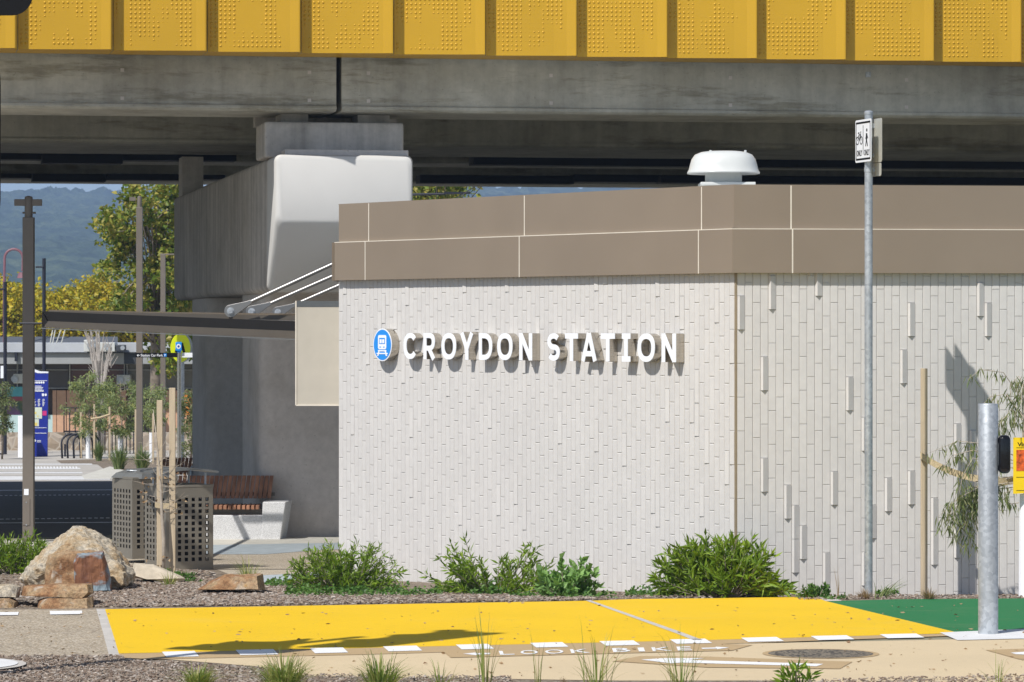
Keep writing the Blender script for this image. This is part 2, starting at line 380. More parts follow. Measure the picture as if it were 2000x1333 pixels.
sheet('far_kerb', [(-900, 937), (215, 933.5), (215, 938), (-900, 941)], PCONC, .014)
for k in range(5): sheet('crossing_band', [(-300, 934 - k * 4.2), (166 - k * 2, 934 - k * 4.2), (164 - k * 2, 931.3 - k * 4.2), (-300, 931.3 - k * 4.2)], PCONC if k % 2 == 0 else LCONC, .014)
for k in range(-8, 25): sheet('tactile_strip', [(k * 6.2 - .5, 916.5), (k * 6.2 + 2.6, 916.5), (k * 6.2 + 1.6, 912.5), (k * 6.2 - 1.6, 912.5)], WHITEM, .018)
sheet('far_kerb', [(-900, 910.5), (180, 908.5), (180, 906.5), (-900, 908)], PCONC, .014)
sheet('far_bed', [(120, 906), (110, 900), (330, 893), (420, 920), (300, 925), (215, 925), (190, 908)], SOIL, .012)
sheet('far_path', [(160, 930), (215, 912), (260, 925), (235, 936), (165, 937)], PALE, .016)

# ------------------------------------------------------------------ station building
TH = R(53.5); TR = R(6.8)
Cn = Vector((X(1437, 31.8), 31.8, 0))
uL = Vector((-math.cos(TH), math.sin(TH), 0)); nL = Vector((-math.sin(TH), -math.cos(TH), 0))
uR = Vector((math.cos(TR), math.sin(TR), 0)); nR = Vector((math.sin(TR), -math.cos(TR), 0))
LL = 6.33; LR = 9.0
ZF = (2.882, 3.274, 3.66)
bld = thing('station_building', Cn, 'low station building clad in pale vertical bricks with a two band brown metal fascia', 'building')
UP = Vector((0, 0, 1))
mb = MB()
Lend = Cn + uL * LL; Rend = Cn + uR * LR
back = [Lend + Vector((-.02, 9, 0)), Rend + Vector((0, 9, 0))]
foot = [Lend, Cn, Rend, back[1], back[0]]
mb.prism([(p.x, p.y) for p in foot], lambda a, b, h: Vector((a, b, h)), -.6, ZF[0] + .3)
mb.build('core_wall', MORTAR, bld)
m = MB(); A = [Cn + uL * .012 + UP * -.6, Lend + UP * -.6, Lend + UP * (ZF[0] + .02), Cn + uL * .012 + UP * (ZF[0] + .02)]
m.hexa(A, [v + nL * .0015 for v in A]); m.build('joint_backing', MORTARL, bld)
def bricks(o, u, n, L, seed, wedge_p):
    rnd = random.Random(seed); mb = MB(); pitch = .0701; hgt = .300; g = .0045
    nc = int(L / pitch)
    for c in range(nc):
        a0 = c * pitch; off = (.4 * c) % 1 * hgt
        z = -.62 + off
        while z < ZF[0] + .02:
            z0, z1 = z + g / 2, z + hgt - g / 2; z += hgt
            z1 = min(z1, ZF[0] + .02)
            if seed == 1: z0 += .0022; z1 -= .0022
            if z1 - z0 < .02: continue
            x0, x1 = a0 + g / 2, a0 + pitch - g / 2; d = (.0072 if seed == 1 else .0066) + rnd.uniform(-.0003, .0004)
            def q(a, h, zz): return o + u * a + n * h + UP * zz
            if rnd.random() < wedge_p and z0 > .1:
                r = x0 + (x1 - x0) * .25 if seed == 2 else x1 - (x1 - x0) * .25; hh = .032 if seed == 2 else .017
                vs = [q(x0, 0, z0), q(x1, 0, z0), q(x1, .008, z0), q(r, hh, z0), q(x0, .008, z0)]
                vs += [v + UP * (z1 - z0) for v in vs]
                mb.add(vs, [(4, 3, 2, 1, 0), (5, 6, 7, 8, 9), (0, 1, 6, 5), (1, 2, 7, 6), (2, 3, 8, 7), (3, 4, 9, 8), (4, 0, 5, 9)])
            else:
                b = .0025
                a_ = [q(x0, 0, z0), q(x1, 0, z0), q(x1, 0, z1), q(x0, 0, z1)]
                c_ = [q(x0, d - b, z0), q(x1, d - b, z0), q(x1, d - b, z1), q(x0, d - b, z1)]
                e_ = [q(x0 + b, d, z0 + b), q(x1 - b, d, z0 + b), q(x1 - b, d, z1 - b), q(x0 + b, d, z1 - b)]
                mb.add(a_ + c_ + e_, [(0, 1, 5, 4), (1, 2, 6, 5), (2, 3, 7, 6), (3, 0, 4, 7), (4, 5, 9, 8), (5, 6, 10, 9), (6, 7, 11, 10), (7, 4, 8, 11), (8, 9, 10, 11)])
    return mb
tag(bricks(Cn + uL * .012, uL, nL, LL - .012, 1, .07).build('brick_cladding', BRICK, bld), 'brightly lit angled brick wall that carries the station name')
tag(bricks(Cn + uR * .012, uR, nR, LR - .012, 2, .115).build('brick_cladding', BRICK, bld), 'front brick wall with ridged bricks standing out')
wn = (nL + nR).normalized()
MB().hexa(*[[Cn + uL * .012 + nL * .004 + UP * z, Cn + wn * .012 + UP * z, Cn + uR * .012 + nR * .004 + UP * z, Cn - wn * .02 + UP * z] for z in (-.5, ZF[0])]).build('corner_trim', plain('bronze_trim', (.34, .27, .18, 1), .5), bld)
# return wall to the west, smooth
# fascia bands
def fascia(z0, z1, out, splL, splR, name='fascia_panel', rec=.0):
    # corner of offset lines
    s_ = (1 + nL.dot(nR)); cor = Cn + (nL + nR) / s_ * out
    T = .04
    def seg(o, u, n, a, b):
        m = MB(); p0 = o + u * a; p1 = o + u * b
        A = [p0 + UP * z0, p1 + UP * z0, p1 + UP * z1, p0 + UP * z1]
        m.hexa(A, [v - n * T for v in A]); return m
    g = .006
    for o_, u, n, spl in ((cor, uL, nL, splL), (cor, uR, nR, splR)):
        for a, b in zip(spl, spl[1:]):
            a2 = a + (g if a > 0 else .0015); b2 = b - g
            seg(o_, u, n, a2, b2).build(name, FASCIA, bld, bevel=.002)
        # pale strips in the gaps paint sunlit panel edges; pale ledge along the top
        for a in spl[1:-1]:
            m = MB(); p = o_ + u * a
            m.hexa([p - u * g + UP * z0, p + u * g + UP * z0, p + u * g + UP * z1, p - u * g + UP * z1], [v - n * T for v in [p - u * g + UP * z0, p + u * g + UP * z0, p + u * g + UP * z1, p - u * g + UP * z1]])
            m.build('fascia_lit_edge', FEDGE, bld)
        p0, p1 = o_, o_ + u * spl[-1]
        m = MB(); A = [p0 + UP * z1 - n * .001, p1 + UP * z1 - n * .001, p1 + UP * (z1 + .007) - n * .001, p0 + UP * (z1 + .007) - n * .001]
        m.hexa(A, [v - n * .09 for v in A]); m.build('fascia_ledge', FEDGE if z1 < 3.5 else FASCIA, bld)
    return cor
def aL(px, out):
    s_ = (1 + nL.dot(nR)); cor = Cn + (nL + nR) / s_ * out
    k = (px - 1000) / F; return (k * cor.y - cor.x) / (uL.x - k * uL.y)
def aR(px, out):
    s_ = (1 + nL.dot(nR)); cor = Cn + (nL + nR) / s_ * out
    k = (px - 1000) / F; return (k * cor.y - cor.x) / (uR.x - k * uR.y)
lo, hi = .075, .045
fascia(ZF[0], ZF[1] - .004, lo, [0, aL(1364, lo), aL(1014, lo), aL(713, lo), LL + .02], [0, aR(1548, lo), aR(2030, lo) + 1.0, LR])
fascia(ZF[1] + .004, ZF[2], hi, [0, aL(1370, hi), aL(1024, hi), aL(720, hi), LL - .03], [0, aR(1545, hi), aR(2030, hi) + 1.3, LR])
# west return of the fascia and the roof
m = MB(); e0 = Lend + uL * .02 + nL * lo
m.hexa([e0 + UP * ZF[0], e0 + UP * ZF[1], e0 + UP * ZF[1] + Vector((.05, 8.8, 0)), e0 + UP * ZF[0] + Vector((.05, 8.8, 0))], [v + Vector((.04, .01, 0)) for v in [e0 + UP * ZF[0], e0 + UP * ZF[1], e0 + UP * ZF[1] + Vector((.05, 8.8, 0)), e0 + UP * ZF[0] + Vector((.05, 8.8, 0))]])
m.build('fascia_return', FASCIA, bld)
m = MB(); ins = [Lend + Vector((.15, .12, 0)), Cn + Vector((.05, .25, 0)), Rend + Vector((0, .25, 0)), back[1] - UP * 0, back[0] + Vector((.15, 0, 0))]
m.prism([(p.x, p.y) for p in ins], lambda a, b, h: Vector((a, b, h)), ZF[0] + .31, ZF[2] - .09)
m.build('roof', WPAINT, bld)
# dark grey strip painting the soffit shadow under the fascia
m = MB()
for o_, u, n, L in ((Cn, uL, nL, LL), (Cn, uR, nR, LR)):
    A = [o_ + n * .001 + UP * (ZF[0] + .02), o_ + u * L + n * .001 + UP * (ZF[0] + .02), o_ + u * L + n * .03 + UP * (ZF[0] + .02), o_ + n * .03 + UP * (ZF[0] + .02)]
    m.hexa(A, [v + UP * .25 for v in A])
m.build('soffit_shadow_strip', DKGREY, bld)
# entry side box
YB = 37.4
bx = MB(); x0, x1 = X(578, YB), X(668, YB) + .1
bx.box(((x0 + x1) / 2, YB + .35, (Z(588, YB) + Z(792, YB)) / 2 - .03), (x1 - x0, .7, Z(600, YB) - Z(792, YB)))
ent = thing('entry_sign_box', (x0, YB, 1.5), 'plain beige box panel hung at the left end of the brick wall', 'box panel')
bx.build('box_body', BEIGE, ent, bevel=.004)
MB().box(((x0 + x1) / 2, YB + .35, Z(594, YB) - .0), (x1 - x0 + .006, .706, .062)).build('top_cap', DKGREY, ent)
m = MB()
for xx in (x0 - .004,): m.box((xx + .004, YB - .004, (Z(588, YB) + Z(792, YB)) / 2), (.014, .01, Z(588, YB) - Z(792, YB)))
m.box(((x0 + x1) / 2, YB - .004, Z(792, YB)), (x1 - x0, .012, .012)); m.build('edge_trim', FEDGE, ent)

# roof cowl
YV = 34.5
cw = thing('roof_vent_cowl', (X(1413, YV), YV, 3.55), 'white mushroom shaped ventilation cowl on the station roof', 'roof vent')
cx = X(1413, YV); rr = 71 * YV / F
MB().lathe([(rr * .5, Z(330, YV)), (rr * .9, Z(336, YV)), (rr * .99, Z(340, YV)), (rr, Z(338, YV)), (rr * .95, Z(331, YV)), (rr * .92, Z(322, YV)), (rr * .88, Z(312, YV)), (rr * .79, Z(303, YV)), (rr * .62, Z(298, YV)), (rr * .4, Z(296, YV)), (.02, Z(295, YV))], (cx, YV, 0), 48, 2.35).build('hood', WPAINT, cw, smooth='auto')
MB().lathe([(rr * .5, 3.5), (rr * .5, Z(336, YV))], (cx, YV, 0), 28, 4).build('neck', WPAINT, cw, smooth='auto')
MB().box((cx + .03, YV, Z(361, YV)), (rr * 1.5, rr * 1.5, .03)).build('base_plate', WPAINT, cw, bevel=.005)
for dx in (-26, 42): MB().lathe([(.012, Z(298, YV)), (.012, Z(294.5, YV))], (cx + dx * YV / F, YV - rr * .2, 0), 8).build('bolt', WPAINT, cw)

# ------------------------------------------------------------------ raised lettering
D0 = .012; D1 = .105
fc = MB
def ribbon(face, side, pts, w, fn, d0, d1, closed=False):
    n = len(pts); L, Rr = [], []
    for i in range(n):
        p = Vector(pts[i])
        a = Vector(pts[i - 1]) if (i > 0 or closed) else None
        b = Vector(pts[(i + 1) % n]) if (i < n - 1 or closed) else None
        d1_ = (p - a).normalized() if a is not None else None; d2_ = (b - p).normalized() if b is not None else None
        if d1_ is None: d1_ = d2_
        if d2_ is None: d2_ = d1_
        t = (d1_ + d2_).normalized(); nn = Vector((-t.y, t.x)); k = 1 / max(.35, nn.dot(Vector((-d1_.y, d1_.x))))
        L.append(p + nn * w / 2 * k); Rr.append(p - nn * w / 2 * k)
    rng = range(n if closed else n - 1)
    for i in rng:
        j = (i + 1) % n; q = [L[i], L[j], Rr[j], Rr[i]]
        face.add([fn(a.x, a.y, d1) for a in q] + [fn(a.x, a.y, d1 - .006) for a in q], [(0, 1, 2, 3), (0, 1, 5, 4), (3, 2, 6, 7)] )
        side.add([fn(a.x, a.y, d1 - .006) for a in q] + [fn(a.x, a.y, d0) for a in q], [(0, 1, 5, 4), (2, 3, 7, 6)])
    if not closed:
        for i in (0, n - 1):
            q = [L[i], Rr[i]]
            side.add([fn(a.x, a.y, d1 - .006) for a in q] + [fn(a.x, a.y, d0) for a in q], [(0, 1, 3, 2)])
            face.add([fn(a.x, a.y, d1) for a in q] + [fn(a.x, a.y, d1 - .006) for a in q], [(0, 1, 3, 2)])
def arc(cx, cy, rx, ry, a0, a1, n=14, p=2.3):
    out = []
    for i in range(n + 1):
        t = R(a0 + (a1 - a0) * i / n); c, s_ = math.cos(t), math.sin(t)
        out.append((cx + rx * math.copysign(abs(c) ** (2 / p), c), cy + ry * math.copysign(abs(s_) ** (2 / p), s_)))
    return out
def letter_strokes(ch, W, H, w):
    h = w / 2; x0, x1, y0, y1 = h, W - h, h, H - h; cx = W / 2; S = []
    if ch == 'O': S.append((arc(cx, H / 2, (x1 - x0) / 2, (y1 - y0) / 2, 0, 360, 36)[:-1], True))
    elif ch == 'C': S.append((arc(cx, H / 2, (x1 - x0) / 2, (y1 - y0) / 2, 38, 322, 26), False))
    elif ch == 'D': S.append(([(x0, y0), (cx * .8, y0)] + arc(cx * .8, H / 2, x1 - cx * .8, (y1 - y0) / 2, -90, 90, 16)[1:-1] + [(cx * .8, y1), (x0, y1)], True))
    elif ch == 'R':
        S.append(([(x0, 0), (x0, H)], False)); ym = H * .42
        S.append(([(x0, y1), (cx, y1)] + arc(cx, (y1 + ym) / 2, x1 - cx - .008, (y1 - ym) / 2, 90, -90, 12)[1:-1] + [(cx, ym), (x0, ym)], False))
        S.append(([(cx - .01, ym), (W - h * 1.1, 0)], False))
    elif ch == 'Y': S += [([(cx, 0), (cx, H * .47)], False), ([(h * .9, H), (cx, H * .40)], False), ([(W - h * .9, H), (cx, H * .40)], False)]
    elif ch == 'N': S += [([(x0, 0), (x0, H)], False), ([(x1, 0), (x1, H)], False), ([(x0, H - h * .4), (x1, h * .4)], False)]
    elif ch == 'S':
        m = H / 2; r = (x1 - x0) / 2; ry = (y1 - m) / 2
        S.append((arc(cx, m + ry, r, ry, 32, 270, 16, 2.1) + arc(cx, m - ry, r, ry, 90, -148, 16, 2.1)[1:], False))
    elif ch == 'T': S += [([(0, y1), (W, y1)], False), ([(cx, 0), (cx, H - w)], False)]
    elif ch == 'A': S += [([(h, 0), (cx, H)], False), ([(W - h, 0), (cx, H)], False), ([(W * .28, H * .27), (W * .72, H * .27)], False)]
    elif ch == 'I': S += [([(0, y1), (W, y1)], False), ([(0, y0), (W, y0)], False), ([(cx, w), (cx, H - w)], False)]
    return S
def a_on(px, d):
    o = Cn + nL * d; k = (px - 1000) / F; return (k * o.y - o.x) / (uL.x - k * uL.y)
fnW = lambda a, b, h: Cn + uL * (-a) + UP * b + nL * h       # a grows to the right
sgn = thing('station_name_sign', fnW(-a_on(788, .1), 2.088, .01), 'raised white CROYDON STATION lettering with brushed steel sides on the brick wall', 'sign')
LT = [('C', 788, 814), ('R', 827, 850), ('O', 862, 890.6), ('Y', 899, 924), ('D', 935, 961), ('O', 971, 1000.6), ('N', 1014, 1039),
      ('S', 1069, 1093), ('T', 1103.5, 1128.5), ('A', 1135, 1165), ('T', 1173.5, 1200.5), ('I', 1214.5, 1231), ('O', 1245, 1278.7), ('N', 1292, 1320)]
zb, zt = 2.086, 2.345
for ch, p0, p1 in LT:
    a0 = -a_on(p0, D1); a1 = -a_on(p1, D1); W_ = a1 - a0
    face, side = MB(), MB()
    for i, (pts, cl) in enumerate(letter_strokes(ch, W_, zt - zb, .050)):
        ribbon(face, side, [(a0 + x, zb + y) for x, y in pts], .050, fnW, D0, D1 + i * .0008, cl)
    L_ = side.build('letter', STEEL, sgn, smooth='auto'); face.build('letter_face', WHITEP, L_, normals=True)
# round train emblem
zc = Z(674, 36) ; ac = -a_on(747, D1)
em = thing('train_emblem', fnW(ac, zc, 0), 'round blue disc with white train symbol left of the station lettering', 'emblem')
circ = lambda r, n=48: [(ac + r * math.cos(2 * math.pi * i / n), zc + r * math.sin(2 * math.pi * i / n)) for i in range(n)]
MB().prism(circ(.163), fnW, D0, D1 - .004).build('drum', STEEL, em, smooth='auto')
MB().prism(circ(.164), fnW, D1 - .004, D1).build('rim', WHITEP, em)
MB().prism(circ(.153), fnW, D1, D1 + .002).build('disc', BLUE, em)
def rrect(x0, y0, x1, y1, r, n=5):
    o = []
    for cx_, cy_, a in ((x1 - r, y1 - r, 0), (x0 + r, y1 - r, 90), (x0 + r, y0 + r, 180), (x1 - r, y0 + r, 270)):
        for i in range(n + 1): t = R(a + 90 * i / n); o.append((cx_ + r * math.cos(t), cy_ + r * math.sin(t)))
    return o
def emp(poly): return [(ac + x, zc + y) for x, y in poly]
m = MB(); m.prism(emp(rrect(-.073, -.045, .073, .098, .022)), fnW, D1 + .002, D1 + .005)
for sx in (-1, 1): m.prism(emp([(sx * .040, -.052), (sx * .058, -.052), (sx * .088, -.112), (sx * .066, -.112)]), fnW, D1 + .002, D1 + .005)
for yy, ww in ((-.066, .075), (-.093, .098)): m.prism(emp([(-ww, yy), (ww, yy), (ww, yy + .012), (-ww, yy + .012)]), fnW, D1 + .002, D1 + .0045)
m.build('train_symbol', WHITEP, em)
m = MB(); m.prism(emp(rrect(-.052, .008, .052, .070, .008)), fnW, D1 + .005, D1 + .006)
for sx in (-1, 1):
    for q in (.022, .040): m.prism(emp([(sx * q - .005, -.030), (sx * q + .005, -.030), (sx * q + .005, -.016), (sx * q - .005, -.016)]), fnW, D1 + .005, D1 + .006)
m.build('train_details', BLUE, em)
m = MB()
for sx in (-1, 1): m.prism(emp(rrect(sx * .023 - .018, .016, sx * .023 + .018, .056, .004)), fnW, D1 + .006, D1 + .007)
m.build('train_window', WHITEP, em)

# ------------------------------------------------------------------ viaduct
VA = R(10.2); vu = Vector((math.cos(VA), math.sin(VA), 0)); vw = Vector((-math.sin(VA), math.cos(VA), 0))
V0 = Vector((0, 46.6, 0))
vd = thing('rail_viaduct', V0 + Vector((-2.5, 0, -.5)), 'elevated concrete rail viaduct with yellow embossed side panels crossing the top of the photo', 'viaduct')
def vf(a, w_, z): return V0 + vu * a + vw * w_ + UP * z
def a_v(px, w_):     # position along viaduct at pixel column, at offset w_
    o = V0 + vw * w_; k = (px - 1000) / F; return (k * o.y - o.x) / (vu.x - k * vu.y)
gap0, gap1 = a_v(657, 0), a_v(667, 0)
ZB = Z(222, 46.6)   # girder bottom
# lower-flange height
def girder(a0, a1, w0, w1, zb, zt, taper=.12, lip=.07):
    prof = [(w0 - .0, zt), (w0, zb + lip + .0), (w0 - .035, zb + lip), (w0 - .035, zb + .03), (w0 + .02, zb), (w1 - .02, zb), (w1 + .035, zb + .03), (w1 + .035, zb + lip), (w1, zb + lip), (w1, zt)]
    m = MB(); m.prism(prof, lambda w_, z, a: vf(a, w_, z), a0, a1); return m
for a0, a1 in ((-22, gap0), (gap1, 30)):
    girder(a0, a1, 0, 1.5, ZB, 6.6).build('edge_girder', CONC, vd, bevel=.008)
    MB().prism([(-.25, 6.35), (-.25, 7.3), (8.18, 7.3), (8.18, 6.35)], lambda w_, z, a: vf(a, w_, z), a0, a1).build('deck_slab', CONC, vd)
zc2 = ZB - .0
for i, (w0, w1, z0) in enumerate(((9.0, 12.3, ZB + .02), (15.6, 17.2, ZB + .07), (22.2, 24.0, ZB + .0))):
    for a0, a1 in ((-24, a_v(530, w0)), (a_v(590, w0), 34)):
        girder(a0, a1, w0, w1, z0, 6.7).build('inner_girder', CONC, vd)
for w0, w1 in ((8.2, 14.88), (14.9, 21.38), (21.4, 24.8)):
    MB().prism([(w0, 6.6), (w0, 7.2), (w1, 7.2), (w1, 6.6)], lambda w_, z, a: vf(a, w_, z), -24, 34).build('deck_slab', CONC, vd)
# dark service troughs below the far decks
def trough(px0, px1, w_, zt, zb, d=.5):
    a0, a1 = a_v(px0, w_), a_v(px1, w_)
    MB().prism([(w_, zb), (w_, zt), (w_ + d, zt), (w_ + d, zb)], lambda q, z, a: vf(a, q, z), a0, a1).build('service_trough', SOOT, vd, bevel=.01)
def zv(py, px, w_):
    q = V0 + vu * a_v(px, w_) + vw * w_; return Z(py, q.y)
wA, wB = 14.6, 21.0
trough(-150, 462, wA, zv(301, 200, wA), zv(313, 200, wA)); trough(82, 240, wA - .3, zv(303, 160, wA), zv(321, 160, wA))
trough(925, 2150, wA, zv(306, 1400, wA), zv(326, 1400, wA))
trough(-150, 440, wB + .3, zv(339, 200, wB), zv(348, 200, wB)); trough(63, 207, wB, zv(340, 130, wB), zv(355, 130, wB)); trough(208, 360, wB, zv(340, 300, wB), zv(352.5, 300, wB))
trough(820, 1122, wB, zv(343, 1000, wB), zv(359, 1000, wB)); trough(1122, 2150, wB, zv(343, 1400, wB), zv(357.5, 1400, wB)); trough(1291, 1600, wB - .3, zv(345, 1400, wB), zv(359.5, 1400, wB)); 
# yellow cladding panels
PO = -.86      # base plane of the cladding in front of girder
ZP = 5.865
PT = 1.182
def panel(k, a0):
    rnd = random.Random(k * 31 + 5); top = 8.6; m = MB()
    P0 = [(0, 0), (.94, .115), (1.10, .15), (1.115, .15), (1.115, .0)]
    def q(a, o, z): return vf(a0 + a, PO - o, z)
    faces = []
    pr = [(0, 0), (.86, .115), (1.02, .148), (1.125, .185), (1.14, .185), (1.14, .02), (PT - .008, .0)]
    vs = [q(a, o, z) for z in (ZP, top) for a, o in pr]; n = len(pr)
    m.add(vs, [(i, i + 1, n + i + 1, n + i) for i in range(n - 1)])
    # underside return
    us = [q(a, o, ZP) for a, o in pr] + [q(PT - .008, -.72, ZP + .005), q(0, -.72, ZP + .005)]
    m.add(us, [tuple(range(len(us)))])
    # embossed bumps
    gp = .0565; sl_ = .1337
    nrow = 15
    ox = rnd.random() * 50
    for r in range(nrow):
        for c in range(17):
            v = noise.noise(Vector((ox + c * .23, r * .13, k % 4 * 7.3))) + .55 * noise.noise(Vector((ox + c * .75, r * .2, 3.1 + k % 4)))
            if v < -.30: continue
            s_ = .006 if v < -.12 else (.0125 if v < .04 else .0175)
            a = .045 + c * gp; z = ZP + .075 + r * gp
            if a > .95: continue
            o = a * sl_ if a < .86 else .115 + (a - .86) * .206; hgt = s_ * .52
            rings = [(1, 0), (.72, .62), (.3, .95)]
            base = len(m.v); nseg = 7
            for rr_, hh in rings:
                for j in range(nseg):
                    t = 2 * math.pi * j / nseg
                    m.v.append(q(a + s_ * rr_ * math.cos(t), o + sl_ * s_ * rr_ * math.cos(t) + hgt * hh, z + s_ * rr_ * math.sin(t)))
            for i in range(2):
                for j in range(nseg): m.f.append([base + i * nseg + j, base + i * nseg + (j + 1) % nseg, base + (i + 1) * nseg + (j + 1) % nseg, base + (i + 1) * nseg + j])
            m.f.append([base + 2 * nseg + j for j in range(nseg)])
    return m
aend = a_v(216, PO - .1)
k0 = 0
for k in range(-3, 13):
    a0 = aend - 1.14 + k * PT
    panel(k + 4, a0).build('cladding_panel', YPAN, vd, normals=False)
MB().prism([(PO + .03, 6.5), (PO + .03, 8.55), (-.1, 8.55), (-.1, 6.5)], lambda w_, z, a: vf(a, w_, z), aend - 6, aend + 17).build('parapet', CONC, vd)
m = MB()
for a_ in [gap1 + .35 + i * 2.4 for i in range(9)] + [gap0 - .35 - i * 2.4 for i in range(5)]:
    for z_ in (ZB + .14, ZB + .5): m.box((0, 0, 0), (.045, .008, .045), Matrix.Translation(vf(a_, -.001, z_)) @ Matrix.Rotation(VA, 4, 'Z'))
m.build('tie_hole_plugs', CONCC, vd)
# small plate on girder
q = V0 + vu * a_v(1696, -.01); MB().box((0, 0, 0), (.07, .012, .07), Matrix.Translation(Vector((q.x, q.y - .01, Z(146, q.y)))) @ Matrix.Rotation(VA, 4, 'Z')).build('inspection_plate', GALV, vd)

# pier
VAp = VA
Q0 = V0 + vu * a_v(672, -.2) + vw * (-.25)     # centre of crosshead end
pr_ = thing('viaduct_pier', Q0 + Vector((0, 4, -3)) - UP * Q0.z * 0, 'concrete viaduct pier with a long hammerhead crosshead and pale rounded end', 'pier')
def pf(a, w_, z): return Vector((Q0.x, Q0.y, 0)) + vu * a + vw * w_ + UP * z
yq = Q0.y
hw = 136 * yq / F
zt_, zk, zl = Z(303, yq), Z(440, yq), 2.86
def ringp(w_, z0, z1, hw_, r=.08, n=5):
    o = []
    for (ca, cz, s0) in ((hw_ - r, z1 - r, 0), (-hw_ + r, z1 - r, 90)):
        for i in range(n + 1): t = R(s0 + 90 * i / n); o.append(pf(ca + r * math.cos(t), w_, cz + r * math.sin(t)))
    r2 = .1
    for (ca, cz, s0) in ((-hw_ + r2, z0 + r2, 180), (hw_ - r2, z0 + r2, 270)):
        for i in range(n + 1): t = R(s0 + 90 * i / n); o.append(pf(ca + r2 * math.cos(t), w_, cz + r2 * math.sin(t)))
    return o
m = MB(); secs = [(0.06, zk + .03, zt_ - .04, hw - .05), (0, zk, zt_, hw - .0), (.0, zk, zt_, hw)]
rings = []
for w_, z0, z1, h_ in [(0.0, zk + .05, zt_ - .06, hw - .06), (.02, zk + .02, zt_ - .02, hw - .02), (.07, zk - .04, zt_, hw), (.35, zk - .36, zt_, hw), (.85, zk - .8, zt_, hw), (.93, zl, zt_, hw), (1.0, zl, zt_, hw), (8, zl, zt_, hw), (15.3, zl, zt_ - .0, hw), (15.8, zl + .15, zt_ - .5, hw - .15)]:
    rings.append(ringp(w_, z0, z1, h_))
n = len(rings[0])
for r_ in rings: m.v += r_
for i in range(len(rings) - 1):
    for j in range(n): m.f.append([i * n + j, i * n + (j + 1) % n, (i + 1) * n + (j + 1) % n, (i + 1) * n + j])
m.f.append(list(range(n))); m.f.append([(len(rings) - 1) * n + j for j in range(n)][::-1])
xh = m.build('crosshead', [CONCW, CONC2], pr_, smooth='auto')
for p in xh.data.polygons:
    c = p.center + WL[pr_.name]; d = (c - pf(0, 0, 0)).dot(vw)
    p.material_index = 1 if d > 1.2 or (d > .9 and p.normal.dot(vu) < -.5) else 0
m = MB(); hp = 140 * yq / F
m.hexa(*[[pf(-hp - .04, .62, z), pf(hp - .06, .62, z), pf(hp - .06, 1.7, z), pf(-hp - .04, 1.7, z)] for z in (zt_ - .01, Z(240, yq + .7))])
m.build('bearing_pedestal', CONC2, pr_, bevel=.03)
MB().hexa(*[[pf(-hp + .17, .2, z), pf(hp - .06, .2, z), pf(hp - .06, .60, z), pf(-hp + .17, .60, z)] for z in (zt_ - .005, Z(293, yq + .2))]).build('bearing_ledge', CONCC, pr_, bevel=.01)
m = MB()
zs = Z(240, yq + .7)
for a0, a1, d in ((-.72, -.36, .9), (.30, .72, .95)): MB().hexa(*[[pf(a0, d, z), pf(a1, d, z), pf(a1, d + .6, z), pf(a0, d + .6, z)] for z in (zs - .01, zs + .14)]).build('bearing', CONC2, pr_)
for a0, a1, d in ((-.80, -.28, .82), (.24, .80, .86)): MB().hexa(*[[pf(a0, d, z), pf(a1, d, z), pf(a1, d + .7, z), pf(a0, d + .7, z)] for z in (zs + .14, zs + .165)]).build('bearing_plate', GALV, pr_)
for a0, a1, w0, w1, z0, z1 in ((-.95, .95, 1.9, 2.1, zs, ZB + .3),):
    MB().hexa(*[[pf(a0, w0, z), pf(a1, w0, z), pf(a1, w1, z), pf(a0, w1, z)] for z in (z0, z1)]).build('rear_pedestal', CONC2, pr_)
for w0, w1 in ((14.2, 14.9),): MB().hexa(*[[pf(-.85, w0, z), pf(-.5, w0, z), pf(-.5, w1, z), pf(-.85, w1, z)] for z in (zt_ - .01, 5.25)]).build('rear_pedestal', CONC2, pr_)
# columns (rounded rectangles)
def column(a0, a1, w0, w1):
    m = MB(); r = .18; poly = rrect(a0, w0, a1, w1, r, 6)
    m.prism(poly, lambda a, w_, z: pf(a, w_, z), -1.2, zl + .02); return m
yc = yq + 3.0
acol = lambda px, w_: ((lambda o, k: (k * o.y - o.x) / (vu.x - k * vu.y))(pf(0, w_, 0), (px - 1000) / F))
column(acol(474, 5.4), acol(474, 5.4) + 2.0, 3.15, 5.6).build('column', CONCC, pr_, smooth='auto')
column(acol(376, 13.4), acol(376, 13.4) + 2.0, 10.8, 13.6).build('column', CONCC, pr_, smooth='auto')

exec_parts = True
# ------------------------------------------------------------------ canopy with rods
YC = 38.0
can = thing('steel_canopy', (X(85, YC), YC, 2.3), 'dark slatted steel entrance canopy held by diagonal rods beside the station', 'canopy')
pA, pB = P(85, 0, YC), P(590, 0, YC)
xa, xb = X(85, YC), X(590, YC)
zta, ztb, zba, zbb = Z(609, YC), Z(628.5, YC), Z(640, YC), Z(662.5, YC)
def zl_(x, za, zb_): return za + (zb_ - za) * (x - xa) / (xb - xa)
